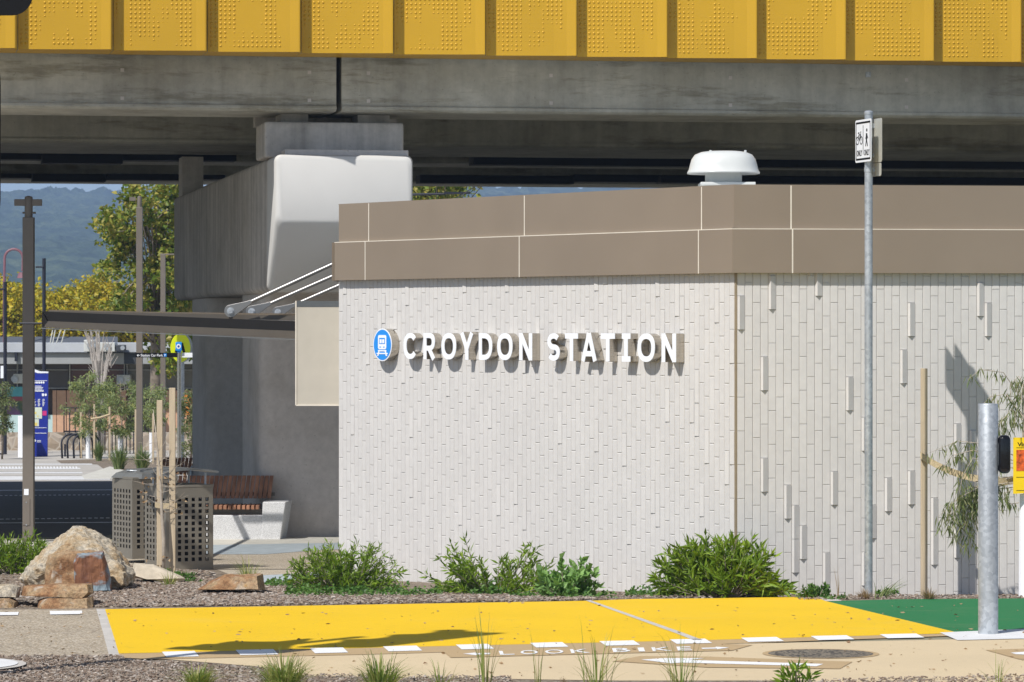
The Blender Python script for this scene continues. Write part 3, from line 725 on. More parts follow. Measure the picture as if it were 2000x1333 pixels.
# C channel: web recessed, its shade put into the dark paint, bottom flange pale, mitred left end
m = MB(); x1_ = xa + .10
zmid_a, zmid_b = zta - .105, ztb - .105
m.hexa([Vector((xa + .0, YC, zta)), Vector((xb, YC, ztb)), Vector((xb, YC, zmid_b)), Vector((xa + .055, YC, zl_(xa + .055, zmid_a, zmid_b)))],
       [Vector((xa + .0, YC + .06, zta)), Vector((xb, YC + .06, ztb)), Vector((xb, YC + .06, zmid_b)), Vector((xa + .055, YC + .06, zl_(xa + .055, zmid_a, zmid_b)))])
m.build('front_beam', CANOPY, can)
m = MB()
m.hexa([Vector((xa + .02, YC - .05, zba + .068)), Vector((xb, YC - .05, zbb + .082)), Vector((xb, YC - .05, zbb)), Vector((xa + .02, YC - .05, zba))],
       [Vector((xa + .02, YC + .07, zba + .068)), Vector((xb, YC + .07, zbb + .082)), Vector((xb, YC + .07, zbb)), Vector((xa + .02, YC + .07, zba))])
m.build('bottom_flange', CANOPYL, can)
m = MB()
m.hexa([Vector((xa - .02, YC - .06, zba - .004)), Vector((xb, YC - .06, zbb - .004)), Vector((xb, YC - .06, zbb - .014)), Vector((xa - .02, YC - .06, zba - .014))],
       [Vector((xa - .02, YC + .02, zba - .004)), Vector((xb, YC + .02, zbb - .004)), Vector((xb, YC + .02, zbb - .014)), Vector((xa - .02, YC + .02, zba - .014))])
m.build('drip_edge', ROD, can)
m = MB(); e = .012
m.hexa([Vector((xa - .01, YC - .052, zta + .004)), Vector((xa + .045, YC - .052, zta - .1)), Vector((xa + .05, YC - .052, zba + .06)), Vector((xa - .01, YC - .052, zba))],
       [Vector((xa - .01, YC + 9, zta + .004)), Vector((xa + .045, YC + 9, zta - .1)), Vector((xa + .05, YC + 9, zba + .06)), Vector((xa - .01, YC + 9, zba))])
m.build('side_beam', CANOPY, can)
m = MB()
for i in range(30):
    y = YC + .25 + i * .3; up = .022 + .0075 * i * .3 * .3
    z0 = zta + up * .4; z1 = ztb + up * 2.6
    m.hexa([Vector((xa + .02, y, z0)), Vector((xb + .25, y, z1)), Vector((xb + .25, y + .04, z1 + .012)), Vector((xa + .02, y + .04, z0 + .012))],
           [Vector((xa + .02, y, z0 - .05)), Vector((xb + .25, y, z1 - .05)), Vector((xb + .25, y + .04, z1 - .038)), Vector((xa + .02, y + .04, z0 - .038))])
m.build('louvre_blades', CANOPYL, can)
MB().box((xb + .25, YC + 4.6, zbb + .1), (.06, 9, .16)).build('wall_beam', CANOPY, can)
xr = X(451, YC + .1)
for i, (yy, pxl) in enumerate(((YC + .1, 451), (YC + 3.1, 492), (YC + 6.2, 543))):
    x0_ = X(pxl, yy); z0_ = Z(608 + i, yy); L_ = 1.34; sl = .46
    p0 = Vector((x0_, yy, z0_)); p1 = Vector((x0_ + L_ * (1.0 if i == 0 else 1.05), yy, z0_ + L_ * sl)); d = (p1 - p0).normalized()
    rod = MB().tube([p0 + d * .1, p1], .023, 10).build('tension_rod', ROD, can, smooth='auto')
    m = MB(); nn = Vector((-d.z, 0, d.x)); pts = []
    for t in range(13): a = R(90 + 180 * t / 12); pts.append((.068 * math.cos(a), .068 * math.sin(a)))
    pts += [(.18, -.028), (.24, -.02), (.24, .02), (.18, .028)]
    m.prism(pts, lambda a, b, h: p0 + d * a + nn * b + Vector((0, 1, 0)) * h, -.035, -.015); m.prism(pts, lambda a, b, h: p0 + d * a + nn * b + Vector((0, 1, 0)) * h, .015, .035)
    m.build('clevis', ROD, rod, bevel=.003)
    m = MB(); m.prism([(.028 * math.cos(R(60 * t)), .028 * math.sin(R(60 * t))) for t in range(6)], lambda a, b, h: p0 + d * a + nn * b + Vector((0, 1, 0)) * h, -.06, .045)
    m.prism([(.04 * math.cos(R(20 * t)), .04 * math.sin(R(20 * t))) for t in range(18)], lambda a, b, h: p0 + d * a + nn * b + Vector((0, 1, 0)) * h, -.042, -.036)
    m.build('clevis_pin', GALV, rod)
    m = MB(); m.prism([(-.02, -.06), (.02, -.06), (.02, .02), (-.02, .02)], lambda a, b, h: p0 + Vector((a, 0, b - .02)) + Vector((0, 1, 0)) * h, -.012, .012); m.build('lug_plate', CANOPY, rod)
    m = MB(); p1b = p1 - d * .18
    m.hexa([p1b - nn * .02 + Vector((0, -.03, 0)), p1 - nn * .055 + Vector((0, -.03, 0)), p1 + nn * .055 + Vector((0, -.03, 0)), p1b + nn * .02 + Vector((0, -.03, 0))],
           [p1b - nn * .02 + Vector((0, .03, 0)), p1 - nn * .055 + Vector((0, .03, 0)), p1 + nn * .055 + Vector((0, .03, 0)), p1b + nn * .02 + Vector((0, .03, 0))])
    m.build('rod_fork', ROD, rod)

# ------------------------------------------------------------------ posts and signs
def lamp_post(px, Y, wpx, ytop, ycap, label, arm=None, dark=POST, panel_=False, group='square bronze lamp posts'):
    b = Vector((X(px, Y), Y, G(Y))); t = thing('lamp_post', b, label, 'lamp post', group); w_ = wpx * Y / F
    MB().box((b.x, Y, (b.z - .1 + Z(ytop, Y)) / 2), (w_, w_, Z(ytop, Y) - b.z + .1)).build('post', dark, t, bevel=.006)
    if ycap: MB().lathe([(w_ * .37, Z(ytop, Y) - .01), (w_ * .37, Z(ycap + 4, Y)), (w_ * .33, Z(ycap + 1.5, Y)), (w_ * .1, Z(ycap, Y))], (b.x, Y, 0), 20).build('cap_tube', dark, t, smooth='auto')
    return t, b, w_
t, b, w_ = lamp_post(56, 47.4, 21.5, 425, 383, 'near square bronze lamp post at far left with a two sided bracket on top')
m = MB(); yy = 47.4
m.box((X(40, yy), yy, Z(396, yy)), (24 * yy / F, .05, 13 * yy / F)); m.box((X(70, yy), yy, Z(396, yy)), (24 * yy / F, .05, 13 * yy / F)); m.build('bracket', POST, t, bevel=.008)
MB().tube([P(44, 416, yy), P(70, 416, yy)], .012, 8).build('bolt', POST, t)
MB().box((X(53, yy), yy - w_ / 2 - .004, Z(961, yy)), (9 * yy / F, .006, 12 * yy / F)).build('asset_label', WHITEP, t)
m = MB().box((X(53, yy) , yy - w_ / 2 - .004, Z(1000, yy)), (14 * yy / F, .008, 52 * yy / F)); m.build('access_cover', POST, t, bevel=.003)
for py in (981, 1025): MB().box((X(53, yy), yy - w_ / 2 - .010, Z(py, yy)), (.014, .006, .014)).build('cover_screw', GALV, t)
MB().tube([P(38, 632, 42.), P(88, 632, 42.)], .012, 6).build('tie_bar', NAVY, can)
Y2 = 85
t, b, w_ = lamp_post(272.5, Y2, 12, 405, 383, 'second bronze lamp post standing before the big green tree behind the canopy')
MB().box((X(259, Y2), Y2, Z(389, Y2)), (12 * Y2 / F, .06, 7 * Y2 / F)).build('bracket', POST, t)
Y3 = 96
t, b, w_ = lamp_post(318.5, Y3, 9.5, 497, None, 'bronze lamp post with a flat arm, behind the round yellow sign')
MB().box((X(331, Y3), Y3, Z(497, Y3)), (35 * Y3 / F, .09, .04)).build('lamp_arm', POST, t)
def navy_post(px, Y, ytop, armpx, army, label):
    b = Vector((X(px, Y), Y, G(Y))); t = thing('street_lamp', b, label, 'street lamp', 'slim dark blue street lamps')
    MB().lathe([(.05, b.z), (.05, Z(ytop, Y))], (b.x, Y, 0), 14).build('pole', NAVY, t, smooth='auto')
    MB().box((X((px + armpx) / 2, Y), Y, Z(army, Y)), (abs(px - armpx) * Y / F, .14, .05)).build('lamp_head', NAVY, t, bevel=.01)
navy_post(86, 101, 505, 70, 522, 'slim dark blue street lamp right of the near bronze post, above the blue map totem')
navy_post(10, 99, 551, -12, 565, 'slim dark blue street lamp at the left edge with a white sign on it')
YY = 98.8; MB().box((X(4, YY), YY, Z(727, YY)), (5.5 * YY / F, .03, 24 * YY / F)).build('pole_sign', WHITEP, bpy.data.objects['street_lamp.001'])
Y5 = 125; b = Vector((X(8, Y5), Y5, G(Y5)))
t = thing('arched_lamp', b, 'thin red arched lamp pole rising behind the near bronze post', 'street lamp')
pts = [b, P(8, 560, Y5), P(9, 515, Y5)] + [P(27 - 18 * math.cos(R(a)), 505 - 18 * math.sin(R(a)), Y5) for a in range(0, 181, 20)] + [P(44, 530, Y5)]
MB().tube(pts, .045, 8).build('arched_pole', plain('faded_red', (.22, .10, .12, 1), .5), t, smooth='auto')
MB().lathe([(.16, -.1), (.1, .1)], P(42, 538, Y5), 10).build('lamp_shade', MATS['faded_red'], t)
# overhead arm seen past the pier on the right
Y6 = 92; t = thing('outreach_lamp', (X(780, Y6), Y6, G(Y6)), 'dark street lamp arm reaching out over the roof beside the pier', 'street lamp')
m = MB().tube([P(780, 862, Y6), P(780, 380, Y6)], .06, 8); m.build('pole', NAVY, t)
m = MB(); m.tube([P(780, 381, Y6), P(870, 379, Y6)], [.035, .03], 8); m.box(P(893, 377.5, Y6), (52 * Y6 / F, .2, .055)); m.build('lamp_arm', NAVY, t)
Y7 = 88
t = thing('overhead_wires', P(935, 385, Y7), 'two thin dark wires slanting up to the viaduct above the station roof', 'wires')
MB().tube([P(880, 395, Y7), P(990, 325, Y7 - 14)], .012, 6).build('wire', NAVY, t); MB().tube([P(905, 405, Y7), P(975, 325, Y7 - 14)], .012, 6).build('wire', NAVY, t)

# sign post in front of the wall
YS = 30.55; xs = X(1696.5, YS)
sp_ = thing('sign_post', (xs, YS, .09), 'tall galvanised post with white bicycle and pedestrian plates before the brick wall', 'sign post')
r_ = .0345
MB().lathe([(r_, -.05), (r_, Z(224, YS)), (r_ + .003, Z(223.5, YS)), (r_ + .003, Z(219, YS)), (r_ * .8, Z(217, YS)), (.005, Z(216, YS))], (xs, YS, 0), 24).build('pole', GALV, sp_, smooth='auto')
eS = Vector((.26, -.966, 0)).normalized(); nS = Vector((-.966, -.26, 0)).normalized()
def plate(off, z0, z1, hw_, name, mat, nrm, th=.003):
    c = Vector((xs, YS, 0)) + nrm * off
    fn = frame(c, eS, UP, nrm); m = MB(); m.prism(rrect(-hw_, z0, hw_, z1, .02), fn, 0, th); return m.build(name, mat, sp_), fn
zs0, zs1 = Z(317, YS), Z(234, YS)
pl, fn = plate(.046, zs0, zs1, .19, 'sign_plate', WHITEP, nS)
# text direction: u must run left->right seen from the face: face normal nS, so right = eS
K = BLACK
m = MB(); h_ = .0035
for z0, z1 in ((zs0 + .018, zs0 + .034), (zs1 - .034, zs1 - .018)): m.prism([(-.172, z0), (.172, z0), (.172, z1), (-.172, z1)], fn, h_, h_ + .001)
for x0_ in (-.172, .162): m.prism([(x0_, zs0 + .034), (x0_ + .010, zs0 + .034), (x0_ + .010, zs1 - .034), (x0_, zs1 - .034)], fn, h_, h_ + .001)
m.prism([(-.004, zs0 + .06), (.004, zs0 + .06), (.004, zs1 - .05), (-.004, zs1 - .05)], fn, h_, h_ + .001)
m.build('sign_border', K, pl)
m = MB(); zc_ = (zs0 + zs1) / 2 + .035
def ringpoly(cx, cz, r, w, n=16):
    for i in range(n):
        a, b = R(360 * i / n), R(360 * (i + 1) / n)
        m.prism([(cx + r * math.cos(a), cz + r * math.sin(a)), (cx + (r - w) * math.cos(a), cz + (r - w) * math.sin(a)), (cx + (r - w) * math.cos(b), cz + (r - w) * math.sin(b)), (cx + r * math.cos(b), cz + r * math.sin(b))], fn, h_, h_ + .001)
def bar(x0, z0, x1, z1, w=.008):
    d = Vector((x1 - x0, z1 - z0)).normalized() * w / 2; nx, nz_ = -d.y, d.x
    m.prism([(x0 + nx, z0 + nz_), (x1 + nx, z1 + nz_), (x1 - nx, z1 - nz_), (x0 - nx, z0 - nz_)], fn, h_, h_ + .0012)
for cx_ in (-.135, -.045): ringpoly(cx_, zc_ - .03, .036, .008)
bar(-.135, zc_ - .03, -.10, zc_ + .02); bar(-.10, zc_ + .02, -.06, zc_ + .02); bar(-.045, zc_ - .03, -.062, zc_ + .04); bar(-.062, zc_ + .04, -.05, zc_ + .045); bar(-.10, zc_ + .02, -.085, zc_ - .03); bar(-.085, zc_ - .03, -.06, zc_ + .02); bar(-.12, zc_ + .035, -.09, zc_ + .035, .012)
# walking figure
bar(.085, zc_ + .025, .08, zc_ - .03, .03); bar(.083, zc_ - .02, .06, zc_ - .085, .014); bar(.08, zc_ - .02, .105, zc_ - .085, .014); bar(.088, zc_ + .02, .06, zc_ - .02, .010); bar(.088, zc_ + .02, .115, zc_ - .02, .010)
m.prism([(.088 + .014 * math.cos(R(30 * i)), zc_ + .052 + .014 * math.sin(R(30 * i))) for i in range(12)], fn, h_, h_ + .001)
m.build('sign_symbols', K, pl)
for x0_ in (-.15, .025): text_mb('ONLY', fn, .05, .125, .02, .001, x0_, zs0 + .055, h_).build('sign_text', K, pl)
pl2, fn2 = plate(-.05, zs0 - .005, zs1 + .005, .19, 'sign_plate', plain('alu_sheet', (.55, .54, .48, 1), .5, .3), nS); pl2['label'] = 'bare aluminium back of the second sign plate'
pl3, _ = plate(-.055, Z(345, YS), Z(319, YS), .16, 'small_plate', MATS['alu_sheet'], nS)
for i, py in enumerate((246, 304, 332)):
    z = Z(py, YS); m = MB().lathe([(r_ + .004, z - .02), (r_ + .004, z + .02)], (xs, YS, 0), 24)
    m.box((0, 0, 0), (.035, .10, .035), Matrix.Translation(Vector((xs, YS, z)) - nS * .03) @ Matrix.Rotation(math.atan2(-nS.x, nS.y) , 4, 'Z'))
    m.build('clamp', GALV, sp_, smooth='auto')

# bollard post with push button
YQ = 26.15; bq = PG(1930, 1240); YQ = bq.y; rq = 19.5 * YQ / F
bo = thing('crossing_post', bq, 'thick galvanised stub post with a black push button at the right edge', 'crossing post')
zt_q = Z(789, YQ)
MB().lathe([(rq, bq.z - .05), (rq, zt_q - .004), (rq * .97, zt_q), (rq * .5, zt_q + .003)], (bq.x, YQ, 0), 36).build('post', GALV, bo, smooth='auto')
m = MB(); cx_ = X(1961, YQ); z0, z1 = Z(925, YQ), Z(850, YQ); cc = (z0 + z1) / 2
m.box((cx_, YQ - .0, cc), (.088, .12, z1 - z0)); o = m.build('push_button_box', plain('gloss_black', (.006, .006, .008, 1), .12, 0, .02), bo, bevel=.034); o.modifiers[0].segments = 5
for p in o.data.polygons: p.use_smooth = True
MB().box((bq.x + rq + .004, YQ, cc), (.03, .05, .16)).build('mounting_bracket', GALV, bo)

# traffic signal just outside the left edge
tb = Vector((-3.6, 22.2, G(22.2)))
ts = thing('traffic_signal', tb, 'black traffic signal boards poking in at the top left corner', 'traffic signal')
MB().lathe([(.055, tb.z), (.055, 5.4)], (tb.x, tb.y, 0), 20).build('pole', GALV, ts, smooth='auto')
def board(cx_, cy_, z0, z1, hw_, ang, name='target_board'):
    u = Vector((math.cos(ang), math.sin(ang), 0)); nn = Vector((-u.y, u.x, 0)); fnb = frame((cx_, cy_, 0), u, UP, nn)
    MB().prism(rrect(-hw_, z0, hw_, z1, .13, 8), fnb, -.01, .01).build(name, BLACK, ts)
    m = MB(); m.prism(rrect(-.15, z0 + .12, .15, z1 - .12, .05), fnb, .01, .20)
    m.build('lamp_housing', BLACK, ts)
    for k in range(3):
        zc_ = z0 + (z1 - z0) * (k + .5) / 3
        MB().tube([fnb(0, zc_, .2), fnb(0, zc_, .46)], [.115, .105], 16, cap=False).build('visor', BLACK, ts)
board(X(64, 22.0) - .29, 22.0, Z(30.5, 22.0), 6.3, .29, 0)
board(X(1, 22.1) - .29, 22.1, Z(331, 22.1), Z(124, 22.1), .29, 0)
board(-3.36, 22.6, 3.1, 4.1, .40, R(80))  # unseen extra board, added to thicken the shadow on the yellow path

# ------------------------------------------------------------------ bench, bins
YBn = 48.2
def bench(px_r, Y, ytop_back, ybot_back, yseat, ybase, pxl, label, dpx=22, full=True):
    g0 = G(Y); xr_ = X(px_r, Y); xl = X(pxl, Y); b = thing('park_bench', ((xl + xr_) / 2, Y, g0), label, 'bench', 'timber slat benches by the pier')
    zs_ = Z(yseat, Y); e = X(px_r - 45, Y) - X(px_r, Y)
    m = MB(); zt2 = Z(yseat - 4, Y)
    xe0 = xr_ + e; dpt = .62
    m.hexa([Vector((xe0 - .02, Y, g0 - .1)), Vector((xr_ - .09, Y, g0 - .1)), Vector((xr_, Y, zt2)), Vector((xe0, Y, zt2))], [Vector((xe0 - .02, Y + dpt, g0 - .1)), Vector((xr_ - .04, Y + dpt, g0 - .1)), Vector((xr_ + .05, Y + dpt, zt2)), Vector((xe0, Y + dpt, zt2))])
    m.box(((xl + xe0) / 2, Y + dpt / 2, (g0 - .1 + zs_ - .15) / 2), (xe0 - xl, dpt - .02, zs_ - .15 - g0 + .1)); m.build('plinth', GRAN, b, bevel=.012)
    ns = int((xe0 - xl) / .062); m = MB()
    for i in range(ns): m.box((xl + .03 + i * .062, Y + .24, zs_ - .045), (.042, .5, .055))
    m.build('seat', WOOD, b, bevel=.004)
    MB().box(((xl + xe0) / 2, Y + .3, zs_ - .11), (xe0 - xl, .12, .07)).build('seat_rail', BIN, b)
    zb0, zb1 = Z(ybot_back, Y), Z(ytop_back, Y); m = MB(); xr2 = xr_ + X(-30 + 1000, Y)
    n2 = int((xr2 - xl) / .062)
    for i in range(n2):
        x = xl + .03 + i * .062; sh = .07
        m.hexa([Vector((x - .026, Y + .45, zb0)), Vector((x + .026, Y + .45, zb0)), Vector((x + .026 + sh * .4, Y + .62, zb1)), Vector((x - .026 + sh * .4, Y + .62, zb1))],
               [Vector((x - .026, Y + .48, zb0)), Vector((x + .026, Y + .48, zb0)), Vector((x + .026 + sh * .4, Y + .65, zb1)), Vector((x - .026 + sh * .4, Y + .65, zb1))])
    m.build('backrest', WOOD, b, bevel=.003)
    MB().box(((xl + xr2) / 2 + .02, Y + .66, zb0 + .05), (xr2 - xl, .04, .05)).build('back_rail', BIN, b)
    return b
bench(558, YBn, 933, 977, 985, 1050, 300, 'timber slat bench on a granite plinth, sunlit, in front of the pier')
b2 = bench(520, 58.5, 897, 930, 944, 990, 300, 'darker slat bench in shade behind the front bench and bins')
for px in (374, 395, 455):
    MB().tube([P(px, 945, 58.4), P(px, 915, 58.4), P(px + 3, 912, 58.4)], .03, 8).build('back_support', GALV, b2)
MB().tube([P(443, 945, 58.2), P(444, 930, 58.2), P(472, 929, 58.2), P(474, 940, 58.2)], .015, 8).build('armrest', GALV, b2)

def perf_panel(o, u, W, H, nx, ny, hole_w, hole_h, x_m, z_lo, z_hi, th=.004):
    m = MB(); xs_ = [0]; pitch = (W - 2 * x_m - hole_w) / (nx - 1)
    for i in range(nx): a = x_m + i * pitch; xs_ += [a, a + hole_w]
    xs_.append(W); zs_ = [0]; pz = (z_hi - z_lo - hole_h) / (ny - 1)
    for i in range(ny): a = z_lo + i * pz; zs_ += [a, a + hole_h]
    zs_.append(H); nrm = Vector((u.y, -u.x, 0))
    idx = {}
    def V(i, j):
        if (i, j) not in idx: idx[(i, j)] = len(m.v); m.v.append(o + u * xs_[i] + UP * zs_[j])
        return idx[(i, j)]
    for i in range(len(xs_) - 1):
        for j in range(len(zs_) - 1):
            if i % 2 == 1 and j % 2 == 1: continue
            m.f.append([V(i, j), V(i + 1, j), V(i + 1, j + 1), V(i, j + 1)])
    return m
def litter_bin(px_front, y_base, sz, H, ang, label, lid, loc_y, inner):
    Y = loc_y; f = Vector((X(px_front, Y), Y, Z(y_base, Y)))
    # front corner f; left face direction ul, right face direction ur
    ur = Vector((math.cos(ang), math.sin(ang), 0)); ul = Vector((-math.sin(ang), math.cos(ang), 0))
    t = thing('litter_bin', f, label, 'bin', 'square perforated bin enclosures')
    for o_, u_ in ((f + ul * sz, -ul), (f, ur), (f + ur * sz, ul), (f + ur * sz + ul * sz, -ur)):
        m = perf_panel(o_ + UP * .02, u_, sz, H - .02, 6, 11, .041, .041, .055, .12, H - .13)
        p = m.build('perforated_panel', BIN, t); sm = p.modifiers.new('s', 'SOLIDIFY'); sm.thickness = .005
    c = f + (ur + ul) * sz / 2
    m = MB().box((0, 0, 0), (sz * .72, sz * .72, H * .82), Matrix.Translation(c + UP * (H * .45)) @ Matrix.Rotation(ang, 4, 'Z'))
    m.build('inner_bin', inner, t, bevel=.02)
    m = MB().box((0, 0, 0), (sz + .006, sz + .006, .03), Matrix.Translation(c + UP * (H + .016)) @ Matrix.Rotation(ang, 4, 'Z')); m.build('top_plate', BIN, t, bevel=.005)
    return t, c, ur, ul
YN = 39.6
t, c, ur, ul = litter_bin(325, 1123, .57, .955, R(30), 'perforated metal bin with a raised flat lid, right one of the pair beside the stakes', True, YN, BINK)
for sx, sy in ((-1, -1), (1, -1), (1, 1), (-1, 1)):
    q_ = c + ur * sx * .22 + ul * sy * .22; MB().box((q_.x, q_.y, q_.z + .955 + .09), (.02, .02, .16)).build('lid_post', GALV, t)
m = MB(); nseg = 10
for i in range(nseg):
    for s0, s1 in ((i / nseg, (i + 1) / nseg),):
        def cz(s_): return 1.115 + .035 * (1 - (2 * s_ - 1) ** 2)
        A = [c + ur * (s0 - .5) * .66 - ul * .33 + UP * cz(s0), c + ur * (s1 - .5) * .66 - ul * .33 + UP * cz(s1), c + ur * (s1 - .5) * .66 + ul * .33 + UP * cz(s1), c + ur * (s0 - .5) * .66 + ul * .33 + UP * cz(s0)]
        m.add(A + [v + UP * .02 for v in A], [(0, 1, 2, 3), (4, 5, 6, 7), (0, 1, 5, 4), (2, 3, 7, 6)] + ([(0, 3, 7, 4)] if i == 0 else []) + ([(1, 2, 6, 5)] if i == nseg - 1 else []))
m.build('lid', BINTOP, t)
t, c, ur, ul = litter_bin(259, 1096, .57, .93, R(30), 'perforated metal bin with a domed dark top, left one of the pair', False, 41.3, BINK)
m = MB()
m.lathe([(.40, .945), (.34, 1.0), (.2, 1.045), (.03, 1.055)], c, 4); m2 = m
mt = m.build('domed_top', BINTOP, t, smooth=False)
for q_ in (-.13, .13):
    cc_ = c + ur * q_ + UP * 1.03; MB().tube([cc_ + Vector((.09 * math.cos(R(a)), .09 * math.sin(R(a)), .0)) for a in range(0, 361, 24)], .008, 6).build('ashtray_ring', GALV, t)

# ------------------------------------------------------------------ far buildings, totem, sign, furniture
YT = 97; gt = G(YT)
t = thing('map_totem', (X(80, YT), YT, gt), 'tall deep blue information totem with maps, right of the near bronze post', 'sign totem')
x0_, x1_ = X(60, YT), X(94, YT); wt = x1_ - x0_
fnt = frame((x0_, YT, 0), (1, 0, 0), UP, (0, -1, 0))
zt0 = Z(892, YT); zt1 = Z(730, YT)
MB().prism([(0, zt0), (wt * .95, zt0), (wt, zt1), (0, zt1 + .08)], fnt, -.12, 0).build('totem_body', TOTEM, t)
MB().prism([(0, zt1 + .082), (wt * .4, zt1 - .01 + .02), (wt, zt1 + .01), (wt, zt1 + .05), (wt * .5, zt1 + .06), (0, zt1 + .15)], fnt, -.125, .006).build('totem_cap', WHITEP, t)
MB().box((x0_ + wt * .75, YT + .06, (gt + zt0) / 2 - .05), (.08, .08, zt0 - gt + .12)).build('totem_foot', GALV, t)
def pxr(m, xa_, ya_, xb_, yb_, h=.012): m.prism([((xa_ - 60) * YT / F, Z(yb_, YT)), ((xb_ - 60) * YT / F, Z(yb_, YT)), ((xb_ - 60) * YT / F, Z(ya_, YT)), ((xa_ - 60) * YT / F, Z(ya_, YT))], fnt, .001, h)
m = MB()
for yy_, xe in ((743.5, 92), (846, 91), (835.5, 91)): pxr(m, 66, yy_, xe, yy_ + .9)
for i in range(5): m.prism([((68 + i * 4.3 - 60) * YT / F + 1.8 * YT / F * math.cos(R(30 * k)), Z(747.5, YT) + 2.2 * YT / F * math.sin(R(30 * k))) for k in range(12)], fnt, .001, .006)
rnd = random.Random(3)
for yy_ in (754, 757, 759.5, 762, 764): pxr(m, 66, yy_, 66 + rnd.uniform(12, 24), yy_ + 1.2)
pxr(m, 82, 769, 86, 774); m.prism([((89.3 - 60) * YT / F + 2.2 * YT / F * math.cos(R(30 * k)), Z(771.5, YT) + 2.4 * YT / F * math.sin(R(30 * k))) for k in range(12)], fnt, .001, .006)
for cx_ in (66, 74, 83):
    for k in range(7): pxr(m, cx_, 780 + k * 2.1, cx_ + rnd.uniform(2.5, 5), 781 + k * 2.1)
m.prism([((67.5 - 60) * YT / F + 2.6 * YT / F * math.cos(R(30 * k)), Z(861, YT) + 2.8 * YT / F * math.sin(R(30 * k))) for k in range(12)], fnt, .001, .006)
for yy_ in (860.5, 863): pxr(m, 72, yy_, 80, yy_ + 1)
m.build('totem_text', WHITEP, t)
m = MB(); pxr(m, 66, 796, 82, 818, .008); pxr(m, 66, 819, 76, 833, .008); m.build('map_panel', plain('map_pale', (.62, .68, .55, 1), .5), t)
m = MB(); pxr(m, 83, 803, 91, 812, .008); m.build('map_key', plain('map_magenta', (.6, .03, .2, 1), .5), t)
m = MB(); pxr(m, 68, 805, 71, 809, .011); pxr(m, 73, 812, 75, 815, .011); pxr(m, 66, 826, 73, 832, .011); m.build('map_detail', plain('map_yellow', (.75, .6, .15, 1), .5), t)
# white slab monument
YW = 96; t = tag(MB().hexa(*[[Vector((X(35, YW), YW, z)), Vector((X(46, YW), YW, z)), Vector((X(46, YW), YW + .5, z)), Vector((X(35 , YW), YW + .5, z))] for z in (G(YW) - .1, Z(813, YW))]).build('white_pillar', WGUARD, bevel=.02), 'plain white pillar showing just left of the near bronze post', 'pillar')
# crossing sign, station car park sign
YR = 86; t = thing('pedestrian_sign', (X(350, YR), YR + .3, G(YR)), 'round fluorescent yellow pedestrian crossing sign left of the pier', 'road sign')
cxr, czr = X(350, YR), Z(680, YR); fnr = frame((cxr, YR + .3, czr), (.93, .36, 0), UP, (.36, -.93, 0))
rr = 28 * YR / F; ell = lambda k: [(k * .70 * rr * math.cos(R(10 * i)), k * rr * math.sin(R(10 * i))) for i in range(36)]
ell = lambda k: [(k * rr * .72 * math.cos(R(10 * i)), k * rr * math.sin(R(10 * i))) for i in range(36)]
MB().prism(ell(1.0), fnr, -.0, .02).build('sign_disc', YEL, t)
MB().prism([(a + .07, b_) for a, b_ in ell(1.0)], fnr, -.08, -.01).build('sign_disc', GALV, t)['label'] = 'grey disc back'
m = MB()
for q_ in ([(-.10, .13), (.0, .15), (-.04, -.02), (-.09, -.12), (-.15, -.10), (-.12, .02)], [(-.02, .14), (.06, .12), (.12, -.10), (.07, -.12), (.0, .02)], [(-.17, -.13), (-.08, -.16), (-.09, -.20), (-.17, -.17)]): m.prism(q_, fnr, .021, .025)
m.build('walking_legs', BLACK, t)
MB().lathe([(.04, G(YR)), (.04, czr - rr * .5)], (cxr + .05, YR + .36, 0), 12).build('pole', GALV, t)
YU = 80; t = thing('wayfinding_sign', (X(349.5, YU), YU, G(YU)), 'steel post with a black Station Car Park fingerboard and small blue bus plate', 'sign')
MB().lathe([(.046, G(YU)), (.046, Z(688, YU))], (X(350, YU), YU, 0), 16).build('pole', STEEL, t, smooth='auto')
m = MB().box((X(349.5, YU), YU - .06, Z(677, YU)), (12 * YU / F, .04, 17 * YU / F)); m.box((X(350, YU), YU - .03, Z(686.5, YU)), (8 * YU / F, .05, 5 * YU / F)); m.build('bus_plate', BLUE, t, bevel=.008)
MB().lathe([(.045, 0), (.045, .01)], (0, 0, 0), 16)
fnu = frame((0, YU - .08, 0), (1, 0, 0), UP, (0, -1, 0))
MB().prism([(X(349.5, YU) + .05 * math.cos(R(20 * i)), Z(677, YU) + .055 * math.sin(R(20 * i))) for i in range(18)], fnu, .001, .006).build('plate_emblem', WHITEP, t)
MB().prism([(X(349.5, YU) + .025 * math.cos(R(20 * i)), Z(677, YU) + .025 * math.sin(R(20 * i))) for i in range(18)], fnu, .006, .01).build('plate_emblem', TOTEM, t)
fb = MB().box((X(306, YU), YU - .0, Z(694, YU)), (83 * YU / F, .03, 9 * YU / F)).build('fingerboard', BLACK, t)
fw = MB().box((X(366, YU), YU + .02, Z(694, YU)), (22 * YU / F, .03, 9 * YU / F)).build('fingerboard', WHITEP, t); fw['label'] = 'short white end board right of the post'
fnu = frame((0, YU - .016, 0), (1, 0, 0), UP, (0, -1, 0))
text_mb('Station Car Park', fnu, 4.9 * YU / F, 43.5 * YU / F, .012, .002, X(275, YU), Z(696.6, YU), 0).build('board_text', WHITEP, fb)
m = MB()
ax = X(268, YU); az_ = Z(694.5, YU); k_ = YU / F
m.prism([(ax, az_ - .5 * k_), (ax + 5 * k_, az_ - .5 * k_), (ax + 5 * k_, az_ + .5 * k_), (ax, az_ + .5 * k_)], fnu, 0, .002)
